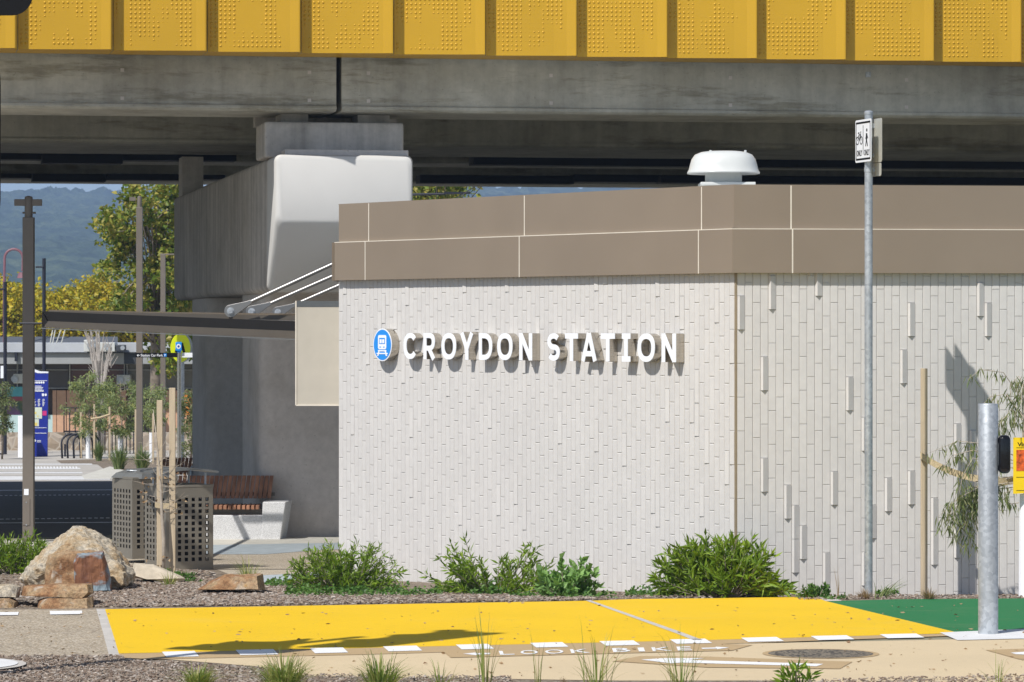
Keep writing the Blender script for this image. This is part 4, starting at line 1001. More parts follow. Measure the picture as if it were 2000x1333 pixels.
m.prism([(ax - .6 * k_, az_), (ax + 1.8 * k_, az_ + 2.4 * k_), (ax + 2.6 * k_, az_ + 1.7 * k_), (ax + .8 * k_, az_)], fnu, 0, .0025); m.prism([(ax - .6 * k_, az_), (ax + 1.8 * k_, az_ - 2.4 * k_), (ax + 2.6 * k_, az_ - 1.7 * k_), (ax + .8 * k_, az_)], fnu, 0, .0028)
m.build('board_arrow', WHITEP, fb)
MB().prism([(X(320, YU), Z(697, YU)), (X(325.5, YU), Z(697, YU)), (X(325.5, YU), Z(691, YU)), (X(320, YU), Z(691, YU))], fnu, 0, .002).build('parking_patch', BLUE, fb)
text_mb('P', fnu, 4 * YU / F, None, .02, .002, X(321.3, YU), Z(696.3, YU), .002).build('parking_letter', WHITEP, fb)
# distant shops
YH = 118; gh = G(YH)
sh = thing('shop_building', (X(150, YH), YH, gh), 'low flat roofed shops behind the plaza with grey fascia and peach and brown panels', 'building')
def fb_(name, mat, xa_, ya_, xb_, yb_, d0=0, d1=.3, par=None, bev=0):
    return MB().box((X((xa_ + xb_) / 2, YH), YH + (d0 + d1) / 2, (Z(ya_, YH) + Z(yb_, YH)) / 2), ((xb_ - xa_) * YH / F, d1 - d0, Z(ya_, YH) - Z(yb_, YH))).build(name, mat, par or sh, bevel=bev)
GF = plain('grey_fascia', (.33, .34, .345, 1), .7, 0, .06, 1.5); RF = plain('roof_sheet', (.48, .50, .53, 1), .5, 0, .08, 2); DF = plain('dark_fascia', (.05, .055, .065, 1), .6)
fb_('back_wall', plain('brown_wall', (.16, .125, .105, 1), .8), -400, 700, 620, 880, 1.5, 8)
fb_('awning_fascia', GF, -400, 688, 243, 711, -.15, .1); fb_('awning_fascia', DF, 243, 688, 266, 711, -.15, .1); fb_('awning_fascia', GF, 266, 690, 620, 711, -.1, .15)
fb_('awning_soffit', GF, -400, 709, 620, 712, .1, 1.5)
fb_('roof', RF, -400, 671, 620, 688, -.1, 7); fb_('gutter', DF, -400, 688, 266, 690, -.25, -.16)
MB().hexa([P(-400, 669, YH + 8), P(230, 669, YH + 8), P(230, 658, YH + 9), P(-400, 658, YH + 9)], [P(-400, 669, YH + 12), P(230, 669, YH + 12), P(230, 660, YH + 12), P(-400, 660, YH + 12)]).build('rear_parapet', plain('slate', (.09, .10, .12, 1), .8), sh)
MUL = plain('window_mullion', (.42, .42, .42, 1), .5)
for (a, b_, mt) in ((-300, 125, (.10, .085, .075, 1)), (127, 236, (.15, .075, .06, 1)), (240, 620, (.20, .185, .15, 1))):
    wn_ = fb_('window', plain('shopfront_%d' % (a + 400), mt, .25, 0, .2, .6), a, 713, b_, 762, 1.2, 1.49)
    for yy_ in (723, 759): fb_('window_rail', MUL, a, yy_, b_, yy_ + 1.5, 1.1, 1.19, wn_)
    x = a
    while x < b_: fb_('window_mullion', MUL, x, 712, x + 2.2, 762, 1.08, 1.18, wn_); x += 54
BR = plain('peach_cladding', (.60, .36, .235, 1), .7)
for a, b_ in ((95, 103), (103.5, 122), (123, 160), (161, 200), (201, 240), (300, 420)):
    fb_('wall_panel', BR, a, 764, b_ - .6, 862, 1.0, 1.4)
TE = plain('teal_mural', (.12, .42, .48, 1), .7); s = NT('mural_paint')
x = s.ramp(s.noise(.9, 2), [(.3, (.02, .2, .22)), (.45, (.3, .12, .3)), (.52, (.06, .12, .07)), (.62, (.5, .25, .05)), (.72, (.1, .35, .4))]); s.out(x, .7); MUR = s.m
fb_('mural_panel', TE, -300, 757, 60, 776, 1.0, 1.4); fb_('mural_panel', plain('mural_rose', (.35, .10, .12, 1), .7), -300, 776.3, 60, 784, 1.0, 1.4); fb_('mural_panel', MUR, -300, 784.3, 60, 812, 1.0, 1.4); fb_('mural_panel', plain('mural_ice', (.50, .66, .66, 1), .7), -300, 812.3, 95, 862, 1.0, 1.4)
fb_('poster', plain('orange_poster', (.75, .25, .04, 1), .7), 355, 770, 378, 812, .6, .7)
fb_('doorway', BINK, 252, 755, 262, 800, .9, .98); fb_('downpipe', NAVY, 31, 688, 36, 706, -.3, -.2)
def ac_unit(x0, x1, y0, y1, lab, d=0, mat=WPAINT):
    t = thing('air_conditioner', P((x0 + x1) / 2, y1, YH + d), lab, 'air conditioner', 'air conditioners on the shops')
    fb_('casing', mat, x0, y0, x1, y1, d, d + .8, t, .02)
    c_ = P(x0 + (x1 - x0) * .42, (y0 + y1) / 2, YH + d - .03); r_a = (y1 - y0) * .36 * YH / F
    fna = frame(c_, (1, 0, 0), UP, (0, -1, 0)); MB().prism([(r_a * math.cos(R(20 * i)), r_a * math.sin(R(20 * i))) for i in range(18)], fna, 0, .02).build('fan_grille', GALV, t)
ac_unit(195, 231, 669, 687, 'wide white air conditioner on the shop roof behind bare twigs', -1.0)
ac_unit(170, 190, 664, 687, 'narrow white air conditioner on the shop roof, left of the wide one', -.9)
ac_unit(233, 248, 674, 686, 'small dark air conditioner on the shop roof right of the white ones', -1.0, DF)
ac_unit(20, 40, 731, 750, 'window air conditioner in the shopfront at far left', .7)
ac_unit(223, 250, 733, 752, 'window air conditioner in the shopfront above the sapling leaves', .7)
t = thing('roof_aerial', P(110, 672, YH), 'bundle of slanted pale roof aerial rods on the shops', 'aerial')
for x0_, x1_ in ((98, 103), (103, 108), (110, 119), (120, 127)): MB().tube([P(x0_, 671, YH - 1), P(x1_, 645, YH - 1)], .02, 6).build('rod', WPAINT, t)
# stone wall
s = NT('rubble_stone'); v = s.n('ShaderNodeTexVoronoi', Scale=3.2); s.l(s.tc.outputs['Object'], v.inputs['Vector']); sp2 = s.n('ShaderNodeSeparateColor'); s.l(v.outputs['Color'], sp2.inputs[0])
x = s.ramp(sp2.outputs[0], [(0, (.22, .17, .12)), (.5, (.34, .27, .20)), (1, (.42, .36, .30))]); v2 = s.n('ShaderNodeTexVoronoi', Scale=3.2, feature='DISTANCE_TO_EDGE'); s.l(s.tc.outputs['Object'], v2.inputs['Vector'])
x = s.mix(s.ramp(v2.outputs[0], [(.0, W3), (.08, B3)]), x, (.45, .40, .33, 1)); s.out(x, .9); s.bump(v2.outputs[0], .8, .1); STONE = s.m
YK = 103; m = MB().box((X(180, YK), YK, (G(YK) + Z(845, YK)) / 2 - .1), (X(460, YK) - X(-400, YK) + 3, .5, Z(845, YK) - G(YK) + .2))
tag(m.build('stone_wall', STONE), 'low rubble stone retaining wall in front of the distant shops', 'wall')
# picket fence, metal bench, bike rack
def fence(px0, px1, y0, y1, Y, step, label):
    t = thing('metal_fence', P(px0, y1, Y), label, 'fence', 'black metal railings near the stone wall')
    m = MB().box(((X(px0, Y) + X(px1, Y)) / 2, Y, Z(y1 - 3, Y)), (X(px1, Y) - X(px0, Y), .03, .04)); m.build('rail', NAVY, t)
    MB().box(((X(px0, Y) + X(px1, Y)) / 2, Y, Z(y0 + 2, Y)), (X(px1, Y) - X(px0, Y), .03, .03)).build('rail', NAVY, t)
    x = px0
    while x <= px1: MB().box((X(x, Y), Y, (Z(y0, Y) + Z(y1, Y)) / 2), (.03, .03, Z(y0, Y) - Z(y1, Y))).build('picket', NAVY, t); x += step
fence(125, 158, 795, 846, 101, 11, 'black railing panel on the stone wall left of the saplings')
fence(205, 262, 838, 892, 99.5, 7, 'row of black pickets among the saplings behind the grass clumps')
fence(-3, 8, 842, 890, 98, 7, 'small black railing frame at the left edge below the mural')
t = thing('slatted_seat', P(150, 895, 97.5), 'grey slatted metal seat behind the bicycle hoops', 'seat')
m = MB()
for i in range(16): m.tube([P(128 + i * 3, 846, 98), P(124 + i * 3 , 868, 97)], .012, 5)
m.build('slats', BIN, t)
for px in (127, 172): MB().tube([P(px, 868, 97), P(px, 893, 97)], .03, 6).build('leg', NAVY, t)
hp0 = None
for i, px in enumerate((126, 137, 149, 162)):
    Yh = 95; bq_ = Vector((X(px, Yh), Yh, G(Yh))); lab = ['bicycle hoop standing leftmost in the rack row', 'bicycle hoop second from the left of the rack row', 'bicycle hoop third from the left in the rack row', 'bicycle hoop rightmost in the rack row, by the tree stake'][i]
    pts = [bq_ + Vector((-.06, 0, 0))] + [bq_ + Vector((.16 - .24 * math.cos(R(a)), .25 * (a / 180), .42 + .22 * math.sin(R(a)))) for a in range(0, 181, 20)] + [bq_ + Vector((.42, .25, 0))]
    tag(MB().tube(pts, .028, 8).build('bicycle_hoop', NAVY, smooth=True), lab, 'bicycle rack', 'bicycle hoops in a row')

# ------------------------------------------------------------------ vegetation
def leaf(mb, p, d, L, W, rnd, fold=.25, roll=None):
    d = d.normalized(); a = d.cross(Vector((rnd.uniform(-1, 1), rnd.uniform(-1, 1), rnd.uniform(-.3, 1))))
    if a.length < .05: a = d.cross(Vector((1, 0, 0)))
    a.normalize(); n = d.cross(a); k = len(mb.v); m = p + d * L * .42
    mb.v += [p, m + a * W / 2 + n * W * fold, p + d * L - UP * L * .08, m - a * W / 2 + n * W * fold]
    mb.f += [(k, k + 1, k + 2), (k, k + 2, k + 3)]
def rdir(rnd, zmin=-1, zmax=1):
    z = rnd.uniform(zmin, zmax); t = rnd.uniform(0, 2 * math.pi); r = math.sqrt(1 - z * z); return Vector((r * math.cos(t), r * math.sin(t), z))
GREEN = leafmat('shrub_leaf', [(0.105, 0.192, 0.015, 1), (0.209, 0.33, 0.027, 1), (0.147, 0.252, 0.02, 1), (0.313, 0.435, 0.043, 1), (0.095, 0.174, 0.025, 1)])
GREEN2 = leafmat('broad_leaf', [(0.186, 0.335, 0.101, 1), (0.303, 0.502, 0.151, 1), (0.14, 0.251, 0.07, 1)])
COVER = leafmat('ground_cover_leaf', [(0.046, 0.124, 0.023, 1), (0.093, 0.202, 0.039, 1), (0.139, 0.264, 0.046, 1)])
GUM = leafmat('gum_leaf', [(0.109, 0.171, 0.054, 1), (0.217, 0.264, 0.093, 1), (0.155, 0.186, 0.093, 1), (0.31, 0.31, 0.155, 1), (0.078, 0.124, 0.046, 1)])
GUM2 = leafmat('pale_gum_leaf', [(0.176, 0.254, 0.105, 1), (0.332, 0.39, 0.18, 1), (0.234, 0.293, 0.135, 1), (0.39, 0.41, 0.12, 1)])
PLANE = leafmat('plane_leaf', [(0.086, 0.148, 0.017, 1), (0.157, 0.227, 0.026, 1), (0.278, 0.313, 0.043, 1), (0.487, 0.401, 0.087, 1), (0.122, 0.174, 0.029, 1)])
AUT = leafmat('autumn_leaf', [(0.259, 0.292, 0.027, 1), (0.583, 0.437, 0.016, 1), (0.421, 0.401, 0.027, 1), (0.68, 0.493, 0.027, 1), (0.194, 0.255, 0.027, 1)])
GRASS = leafmat('grass_blade', [(0.139, 0.232, 0.046, 1), (0.264, 0.341, 0.078, 1), (0.465, 0.434, 0.155, 1), (0.186, 0.295, 0.054, 1)])
LOM = leafmat('lomandra_blade', [(0.093, 0.155, 0.046, 1), (0.186, 0.264, 0.093, 1), (0.31, 0.341, 0.155, 1)])
DRY = leafmat('dry_grass', [(.34, .24, .13, 1), (.26, .17, .09, 1), (.42, .32, .20, 1)])
DEADL = leafmat('dead_leaf', [(.30, .19, .10, 1), (.45, .33, .2, 1), (.2, .11, .06, 1)], .7, .15)
def shrub(px, py, wpx, hpx, nst, nleaf, Lf, Wf, mat, label, seed, name='shrub', cat='shrub', spread=1.0, low=.25, group='shrubs along the station wall', depth=.7, ragged=.25, Y=None):
    rnd = random.Random(seed); b = PG(px, py) if Y is None else Vector((X(px, Y), Y, G(Y))); s_ = F / b.y; rw, h = wpx / s_ / 2, hpx / s_
    t = thing(name, b, label, cat, group); st, lf = MB(), MB()
    for i in range(nst):
        d = rdir(rnd, .02, 1); q = rnd.uniform(1 - ragged, 1.05)
        tip = b + Vector((d.x * rw * q * spread, d.y * rw * q * depth, max(.12 * h, d.z ** .7 * h * q)))
        root = b + Vector((d.x * rw * .18, d.y * rw * .15, -.02)); mid = root.lerp(tip, .5) + Vector((d.x, d.y, .3)) * rw * .10 + rdir(rnd) * .02
        st.tube([root, mid, tip], [.006, .004, .0018], 4, cap=False)
        for j in range(nleaf):
            u = low + (1 - low) * (rnd.random() ** .8); p = root.lerp(mid, u * 2) if u < .5 else mid.lerp(tip, u * 2 - 1)
            ax = (tip - mid).normalized(); dd = ax * rnd.uniform(.2, 1.3) + rdir(rnd) * .9 + UP * .15
            k = rnd.uniform(.6, 1.15); leaf(lf, p + rdir(rnd) * .012, dd, Lf * k, Wf * k, rnd)
    lf.build('foliage', mat, t, normals=False); st.build('stems', BARK, t, smooth=True); return t
shrub(672, 1158, 235, 104, 120, 26, .085, .016, GREEN, 'dense rounded green shrub at the left end of the brick wall', 11)
shrub(968, 1162, 290, 124, 58, 30, .095, .02, GREEN, 'loose upright green shrub under the station name', 12, low=.1, ragged=.5)
shrub(1108, 1168, 130, 88, 26, 24, .085, .055, GREEN2, 'pale broad leaved weed growing right of the loose shrub', 13, Y=30.9, name='weed_clump', cat='plant', ragged=.5)
shrub(1410, 1166, 270, 122, 150, 26, .12, .026, GREEN, 'wide glossy green shrub growing over the corner of the brick wall', 14, Y=31.05, depth=.45)
shrub(30, 1122, 175, 80, 90, 26, .10, .018, GREEN, 'bright green shrub at the left edge beside the boulder', 15)
shrub(1595, 1171, 62, 34, 26, 24, .04, .022, COVER, 'small dark clover like clump where the yellow path meets the green path', 16, name='weed_clump', cat='plant')
shrub(1735, 1166, 60, 14, 14, 14, .04, .022, COVER, 'low green weeds right of the foot of the tall sign post', 17, name='weed_clump', cat='plant')
shrub(330, 1138, 130, 22, 30, 24, .06, .02, COVER, 'low leafy weeds around the foot of the two timber stakes', 18, name='weed_clump', cat='plant')
# creeping ground cover along the wall
rnd = random.Random(40); lf = MB()
for (x0, x1, y0, y1, n, hmx) in ((560, 800, 1158, 1168, 1500, .14), (800, 1010, 1156, 1166, 1700, .12), (1225, 1330, 1162, 1168, 600, .14), (1330, 1560, 1163, 1167, 700, .10), (1000, 1200, 1162, 1172, 500, .07), (520, 570, 1136, 1150, 300, .1), (1555, 1660, 1168, 1173, 200, .05)):
    for i in range(n):
        p = PG(rnd.uniform(x0, x1), rnd.uniform(y0, y1)); cl = noise.noise(Vector((p.x * 3, p.y * 2, 0)))
        if cl < -.15: continue
        leaf(lf, p + UP * rnd.uniform(0, hmx) * (.4 + cl), rdir(rnd, -.1, .8), rnd.uniform(.025, .05), .028, rnd)
tag(lf.build('ground_cover', COVER, normals=False), 'low dark green creeper along the foot of the brick wall', 'ground cover', kind='stuff')
def tuft(px, py, wpx, hpx, n, mat, label, seed, wb=.004, name='grass_tuft', cat='grass', group='grass tufts by the path', lean=0, curve=1.0, Y=None):
    rnd = random.Random(seed); b = PG(px, py) if Y is None else Vector((X(px, Y), Y, G(Y))); s_ = F / b.y; rw, h = wpx / s_ / 2, hpx / s_; mb = MB()
    for i in range(n):
        t = rnd.uniform(0, 2 * math.pi); q = rnd.random() ** .6; d = Vector((math.cos(t), math.sin(t), 0)); k = rnd.uniform(.5, 1.05)
        hh = h * k * (1.05 - .55 * q * min(1, curve)); out = rw * q * (k * .6 + .5) * rnd.uniform(.5, 1.3)
        p0 = b + d * rw * .3 * rnd.random() - UP * .02; base = len(mb.v); sd = Vector((-d.y, d.x, 0)) * wb * rnd.uniform(.6, 1.2)
        if abs(sd.x) < wb * .4: sd.x = wb * .6
        for j in range(5):
            u = j / 4; c = p0 + d * out * u ** 1.7 + Vector((lean * h * u ** 1.5, 0, 0)) + UP * (hh * (u - .28 * u ** 3 * curve) * 1.3 + .02)
            wd = sd * (1 - u ** 1.5)
            mb.v += [c - wd, c + wd]
            if j: mb.f.append((base + 2 * j - 2, base + 2 * j - 1, base + 2 * j + 1, base + 2 * j))
    return tag(mb.build(name, mat, loc=b, normals=False), label, cat, group)
tuft(385, 1348, 150, 82, 260, GRASS, 'bushy grass tuft at the bottom left, right end of the pole shadow', 51, curve=1.7)
tuft(552, 1350, 220, 118, 320, GRASS, 'large grass tuft in front of the shaded white dash', 52, curve=1.6)
tuft(742, 1350, 200, 112, 190, GRASS, 'open grass tuft in the foreground left of centre', 53, .0045, curve=1.6)
tuft(860, 1350, 170, 90, 30, GRASS, 'thin yellowing grass tuft between the open tuft and the tall wisp', 54, .0035)
tuft(948, 1346, 90, 170, 26, GRASS, 'tall wispy grass below the LOOK lettering', 55, .0035, curve=.6)
tuft(1165, 1350, 200, 170, 40, GRASS, 'tall arching grass in the foreground under the white arrow head', 56, .0035)
tuft(1330, 1350, 170, 150, 34, GRASS, 'sparse arching grass in the foreground near the manhole', 57, .0035)
tuft(1050, 1350, 60, 110, 6, GRASS, 'two or three single grass blades at the bottom centre', 58, .004, curve=.3)
tuft(1950, 1345, 130, 90, 16, GRASS, 'faint thin grass at the bottom right corner', 59, .0025)
tuft(1100, 1340, 40, 24, 30, DRY, 'small dry brown grass stub at the bottom edge', 60, .003)
tuft(485, 1130, 110, 58, 60, GRASS, 'spiky grass growing behind the low brown rock', 61, .004)
tuft(330, 1146, 80, 40, 40, GRASS, 'green grass blades at the foot of the timber stakes', 62, .004)
tuft(1690, 1171, 70, 26, 140, DRY, 'dry brown grass clump round the base of the sign post', 63, .003)
tuft(1722, 1170, 90, 42, 16, LOM, 'spiky dark leaves leaning right of the sign post', 64, .007, lean=.9, curve=.5)
tuft(1815, 1172, 60, 32, 110, DRY, 'pale dry grass clump at the foot of the right hand stake', 65, .003)
tuft(1637, 1170, 20, 60, 5, DRY, 'two thin dry stalks left of the sign post', 66, .003, curve=.3)
tuft(1110, 1300, 10, 10, 1, GRASS, 'single short blade on the tan path', 67) if False else None
shrub(1562, 1350, 90, 60, 9, 12, .10, .022, GREEN, 'small leafy sprout at the bottom edge right of centre', 70, name='leafy_sprout', cat='plant', group='grass tufts by the path', low=.1)
for px, Yl, w_, h_, lab, sd in ((193, 92, 34, 50, 'left and darkest strappy grass clump of the far garden bed', 71), (232, 84, 62, 66, 'largest strappy grass clump in the middle of the far garden bed', 72), (278, 83, 60, 62, 'right strappy grass clump of the far garden bed', 73)):
    tuft(px, 0, w_, h_, 240, LOM, lab, sd, .012, Y=Yl, group='strappy grass clumps in the far bed')

# mulch chips and gravel
CHIP = leafmat('bark_chip', [(.30, .22, .17, 1), (.20, .14, .10, 1), (.42, .35, .28, 1), (.13, .09, .065, 1), (.34, .29, .25, 1), (.50, .44, .38, 1)], .9, 0)
def chips(name, regions, seed, label):
    rnd = random.Random(seed); mb = MB()
    for (x0, x1, yf0, yf1, n, sz) in regions:
        for i in range(n):
            px = rnd.uniform(x0, x1); u = (px - x0) / (x1 - x0); ya = yf0[0] + (yf0[1] - yf0[0]) * u; yb = yf1[0] + (yf1[1] - yf1[0]) * u
            p = PG(px, rnd.uniform(ya, yb)); t = rnd.uniform(0, math.pi); L = rnd.uniform(.4, 1.3) * sz * .75; W_ = L * rnd.uniform(.2, .6); H_ = rnd.uniform(.003, .008)
            M = Matrix.Translation(p + UP * rnd.uniform(.004, .022)) @ Matrix.Rotation(t, 4, 'Z') @ Matrix.Rotation(rnd.gauss(0, .28), 4, 'X') @ Matrix.Rotation(rnd.gauss(0, .22), 4, 'Y')
            a, b_, c = L / 2, W_ / 2, H_ / 2; k = len(mb.v)
            q = rnd.uniform(.3, 1)
            for z in (-c, c): mb.v += [M @ Vector(v) for v in ((-a, -b_ * q, z), (a * .9, -b_, z), (a, b_ * q, z), (-a * .8, b_, z))]
            mb.f += [(k + 4, k + 5, k + 6, k + 7), (k, k + 1, k + 5, k + 4), (k + 1, k + 2, k + 6, k + 5), (k + 2, k + 3, k + 7, k + 6), (k + 3, k, k + 4, k + 7)]
    tag(mb.build(name, CHIP, normals=False), label, 'mulch', kind='stuff')
chips('bark_mulch', [(185, 560, (1135, 1148), (1188, 1184), 11000, .05), (560, 1160, (1152, 1160), (1184, 1174), 8000, .045), (1160, 1560, (1160, 1163), (1174, 1166), 1600, .04), (1560, 2060, (1165, 1163), (1174, 1170), 1600, .035), (-60, 190, (1120, 1120), (1188, 1188), 1500, .05), (200, 420, (1100, 1120), (1135, 1145), 1500, .045)], 80, 'grey brown bark mulch between the wall and the yellow path')
chips('bark_mulch', [(-80, 240, (1286, 1284), (1350, 1350), 6500, .035), (240, 560, (1292, 1312), (1350, 1350), 5200, .035), (560, 1000, (1320, 1326), (1350, 1350), 1500, .03), (1450, 2080, (1336, 1318), (1350, 1350), 1500, .03)], 81, 'loose gravel and bark in the near corner bed')

rnd = random.Random(88); mb = MB()
for i in range(420):
    px = rnd.uniform(-40, 2040); py = rnd.uniform(1180, 1325)
    if py > 1281 and px < 560: continue
    p = PG(px, py) + UP * .012; L = rnd.uniform(.01, .045); t = rnd.uniform(0, 3.14); d = Vector((math.cos(t), math.sin(t), .12))
    leaf(mb, p, d, L, L * rnd.uniform(.2, .6), rnd, .3)
tag(mb.build('leaf_litter', DEADL, normals=False), 'small dead leaves and grit scattered on the paths', 'litter', kind='stuff')
# rocks
def rockmat(name, stops, sc=1.6, seedv=0):
    s = NT(name); x = s.ramp(s.noise(sc * 2.2, 9, (1, 1, 1.4), .68), stops)
    x = s.mix(1., x, s.ramp(s.noise(34, 8, (1, 1, 1), .8), [(.34, (.42,) * 3), (.58, (1.15,) * 3)]), 'MULTIPLY')
    x = s.mix(s.ramp(s.noise(9, 6), [(.60, B3), (.70, (.55,) * 3)]), x, (.62, .58, .50, 1))
    m = s.out(x, .9, 0, .25); s.bump(s.noise(16, 9, (1, 1, 1), .75), .9, .03); return m
ROCK = rockmat('sand_rock', [(.32, (.34, .20, .09)), (.44, (.46, .35, .22)), (.54, (.56, .49, .38)), (.62, (.40, .36, .30)), (.72, (.40, .22, .09))])
ROCKO = rockmat('ochre_rock', [(.33, (.16, .07, .035)), (.45, (.36, .20, .10)), (.58, (.42, .30, .18)), (.70, (.40, .20, .04))])
s = NT('slate_face')
x = s.mix(s.ramp(s.noise(2.5, 7, (1, 1, 2.2)), [(.48, B3), (.55, W3)]), s.ramp(s.noise(7, 7, (1, 1, .3)), [(.3, (.10, .035, .02)), (.7, (.30, .13, .06))]), (.25, .32, .36, 1))
s.out(x, .8); s.bump(s.noise(9, 8, (3, 3, .5)), .8, .03); SLATE = s.m
def rock(outline, Y, depth, mat, label, seed, rough=.035, name='boulder', cat='rock', group=None, lean=.3, parent=None, flat=1):
    rnd = random.Random(seed); bm = bmesh.new(); cx_ = sum(p[0] for p in outline) / len(outline); cy_ = sum(p[1] for p in outline) / len(outline)
    for (px, py) in outline:
        for k, dy in ((1.0, .5), (.97, .25), (.80, 0), (.86, 1.0)):
            qx, qy = cx_ + (px - cx_) * k, cy_ + (py - cy_) * k
            if py > cy_ + 5 : qy = py
            yy_ = Y + depth * (dy + rnd.uniform(-.07, .07)) + (.0 if py > cy_ else lean * depth * .5)
            bm.verts.new(P(qx, qy, yy_))
    r_ = bmesh.ops.convex_hull(bm, input=bm.verts[:])
    bmesh.ops.delete(bm, geom=list({g for g in r_['geom_interior'] + r_['geom_unused'] if isinstance(g, bmesh.types.BMVert)}), context='VERTS')
    bmesh.ops.triangulate(bm, faces=bm.faces[:])
    for _ in range(4):
        es = [e for e in bm.edges if e.calc_length() > .034]
        if es: bmesh.ops.subdivide_edges(bm, edges=es, cuts=1); bmesh.ops.triangulate(bm, faces=[f for f in bm.faces if len(f.verts) > 3])
    bm.normal_update()
    disp = [(v, v.normal.copy(), rough * (noise.noise(v.co * 3.1 + Vector((seed, 0, 0))) + .6 * noise.noise(v.co * 9) + .45 * noise.noise(v.co * 24) + .9 * (noise.voronoi(v.co * 5)[0][1] - noise.voronoi(v.co * 5)[0][0] - .3))) for v in bm.verts]
    for v, n_, d_ in disp: v.co += n_ * d_
    me_v = [v.co.copy() for v in bm.verts]; bm.verts.index_update(); mb = MB(); mb.add(me_v, [[v.index for v in f.verts] for f in bm.faces]); bm.free()
    o = mb.build(name, mat, parent)
    if not parent: tag(o, label, cat, group)
    return o
rock([(36, 1132), (50, 1112), (78, 1088), (108, 1058), (142, 1033), (160, 1029), (192, 1041), (222, 1064), (250, 1094), (262, 1120), (258, 1140), (238, 1150), (120, 1150), (50, 1142)], 33.3, 1.2, ROCK, 'large pointed sandstone boulder at the left of the garden bed', 5, .04, group='rocks edging the garden bed', lean=.6)
rock([(86, 1150), (88, 1100), (96, 1084), (130, 1076), (166, 1080), (200, 1076), (204, 1090), (212, 1110), (217, 1152), (150, 1158)], 32.75, .35, ROCKO, 'upright orange and blue grey slab leaning on the big boulder', 6, .014, name='rock_slab', group='rocks edging the garden bed', lean=.2)
rock([(148, 1154), (140, 1100), (150, 1080), (202, 1078), (212, 1112), (217, 1154)], 32.68, .25, SLATE, 'blue grey and rust split slate face on the front of the boulder', 7, .012, name='slate_slab', group='rocks edging the garden bed', lean=.2)
rock([(40, 1164), (44, 1144), (110, 1139), (182, 1140), (184, 1158), (170, 1169)], 29.0, .45, ROCKO, 'flat brown slab on top of the low stone stack', 8, .008, name='stone_slab', group='rocks edging the garden bed')
rock([(72, 1190), (74, 1172), (90, 1167), (182, 1166), (185, 1193)], 28.85, .5, ROCKO, 'square brown block under the flat slab, by the path corner', 9, .008, name='stone_block', group='rocks edging the garden bed')
rock([(-40, 1166), (-40, 1143), (20, 1140), (42, 1146), (38, 1168)], 29.05, .45, ROCK, 'pale stone at the left edge, upper one of two', 10, .012, name='stone_block', group='rocks edging the garden bed')
rock([(-40, 1191), (-40, 1168), (20, 1167), (36, 1176), (34, 1193)], 28.9, .5, ROCKO, 'dark stone at the left edge under the pale stone', 11, .012, name='stone_block', group='rocks edging the garden bed')
rock([(385, 1152), (410, 1136), (440, 1124), (515, 1121), (518, 1152)], 32.3, .5, ROCKO, 'low flat brown rock between the stakes and the round shrub', 12, .014, group='rocks edging the garden bed')
rock([(252, 1126), (262, 1100), (300, 1103), (352, 1124), (362, 1130), (358, 1140), (280, 1132)], 35.2, .5, plain('sand_kerb', (.52, .45, .35, 1), .9, 0, .15, 10, .4), 'pale flat kerb stone under the bins', 13, .006, name='kerb_stone', group='rocks edging the garden bed')

# stakes and saplings
def stake(px0, px1, ytop, ybase, label, Y=None, group='timber tree stakes'):
    c = (px0 + px1) / 2; b = PG(c, ybase) if Y is None else Vector((X(c, Y), Y, G(Y))); w_ = (px1 - px0) * b.y / F
    o = MB().box((b.x, b.y, (b.z - .1 + Z(ytop, b.y)) / 2), (w_, w_, Z(ytop, b.y) - b.z + .1)).build('tree_stake', STAKE, loc=b, bevel=.003); return tag(o, label, 'stake', group), b
_, sb1 = stake(306.5, 317.5, 782, 1128, 'shorter left timber stake of the pair in front of the bins')
_, sb2 = stake(331, 342.5, 758, 1132, 'taller right timber stake of the pair in front of the bins')
_, sb3 = stake(1798.5, 1811, 720, 0, 'single timber stake before the brick wall right of the sign post', 31.45)
def lum(b0, b1, py0, py1, name, label, sag=.06):
    a, c = P(*b0), P(*b1); m = MB(); mid = (a + c) / 2 - UP * sag; n = 14; pts = []
    for i in range(n + 1):
        u = i / n; pts.append(a * (1 - u) ** 2 + mid * 2 * u * (1 - u) + c * u * u)
    k = 0
    for i, p in enumerate(pts): m.v += [p + Vector((0, -.02, py0)), p + Vector((0, -.02, -py0)), p + Vector((0, .02, -py0)), p + Vector((0, .02, py0))]
    for i in range(n):
        for j in range(4): m.f.append((i * 4 + j, i * 4 + (j + 1) % 4, i * 4 + 4 + (j + 1) % 4, i * 4 + 4 + j))
    return tag(m.build(name, TIE), label, 'tie', 'hessian ties round the stakes')
lum((303, 986, sb1.y - .04), (346, 988, sb2.y - .04), .028, 0, 'hessian_tie', 'hessian band round the pair of stakes in front of the bins', .02)
lum((1798, 890, sb3.y - .05), (1952, 938, sb3.y - .3), .03, 0, 'hessian_tie', 'long hessian tie from the right stake towards the post', .12)
lum((1940, 941, sb3.y - .35), (2020, 928, sb3.y - .2), .03, 0, 'hessian_tie', 'short hessian tie between the stub post and the yellow notice', .04)
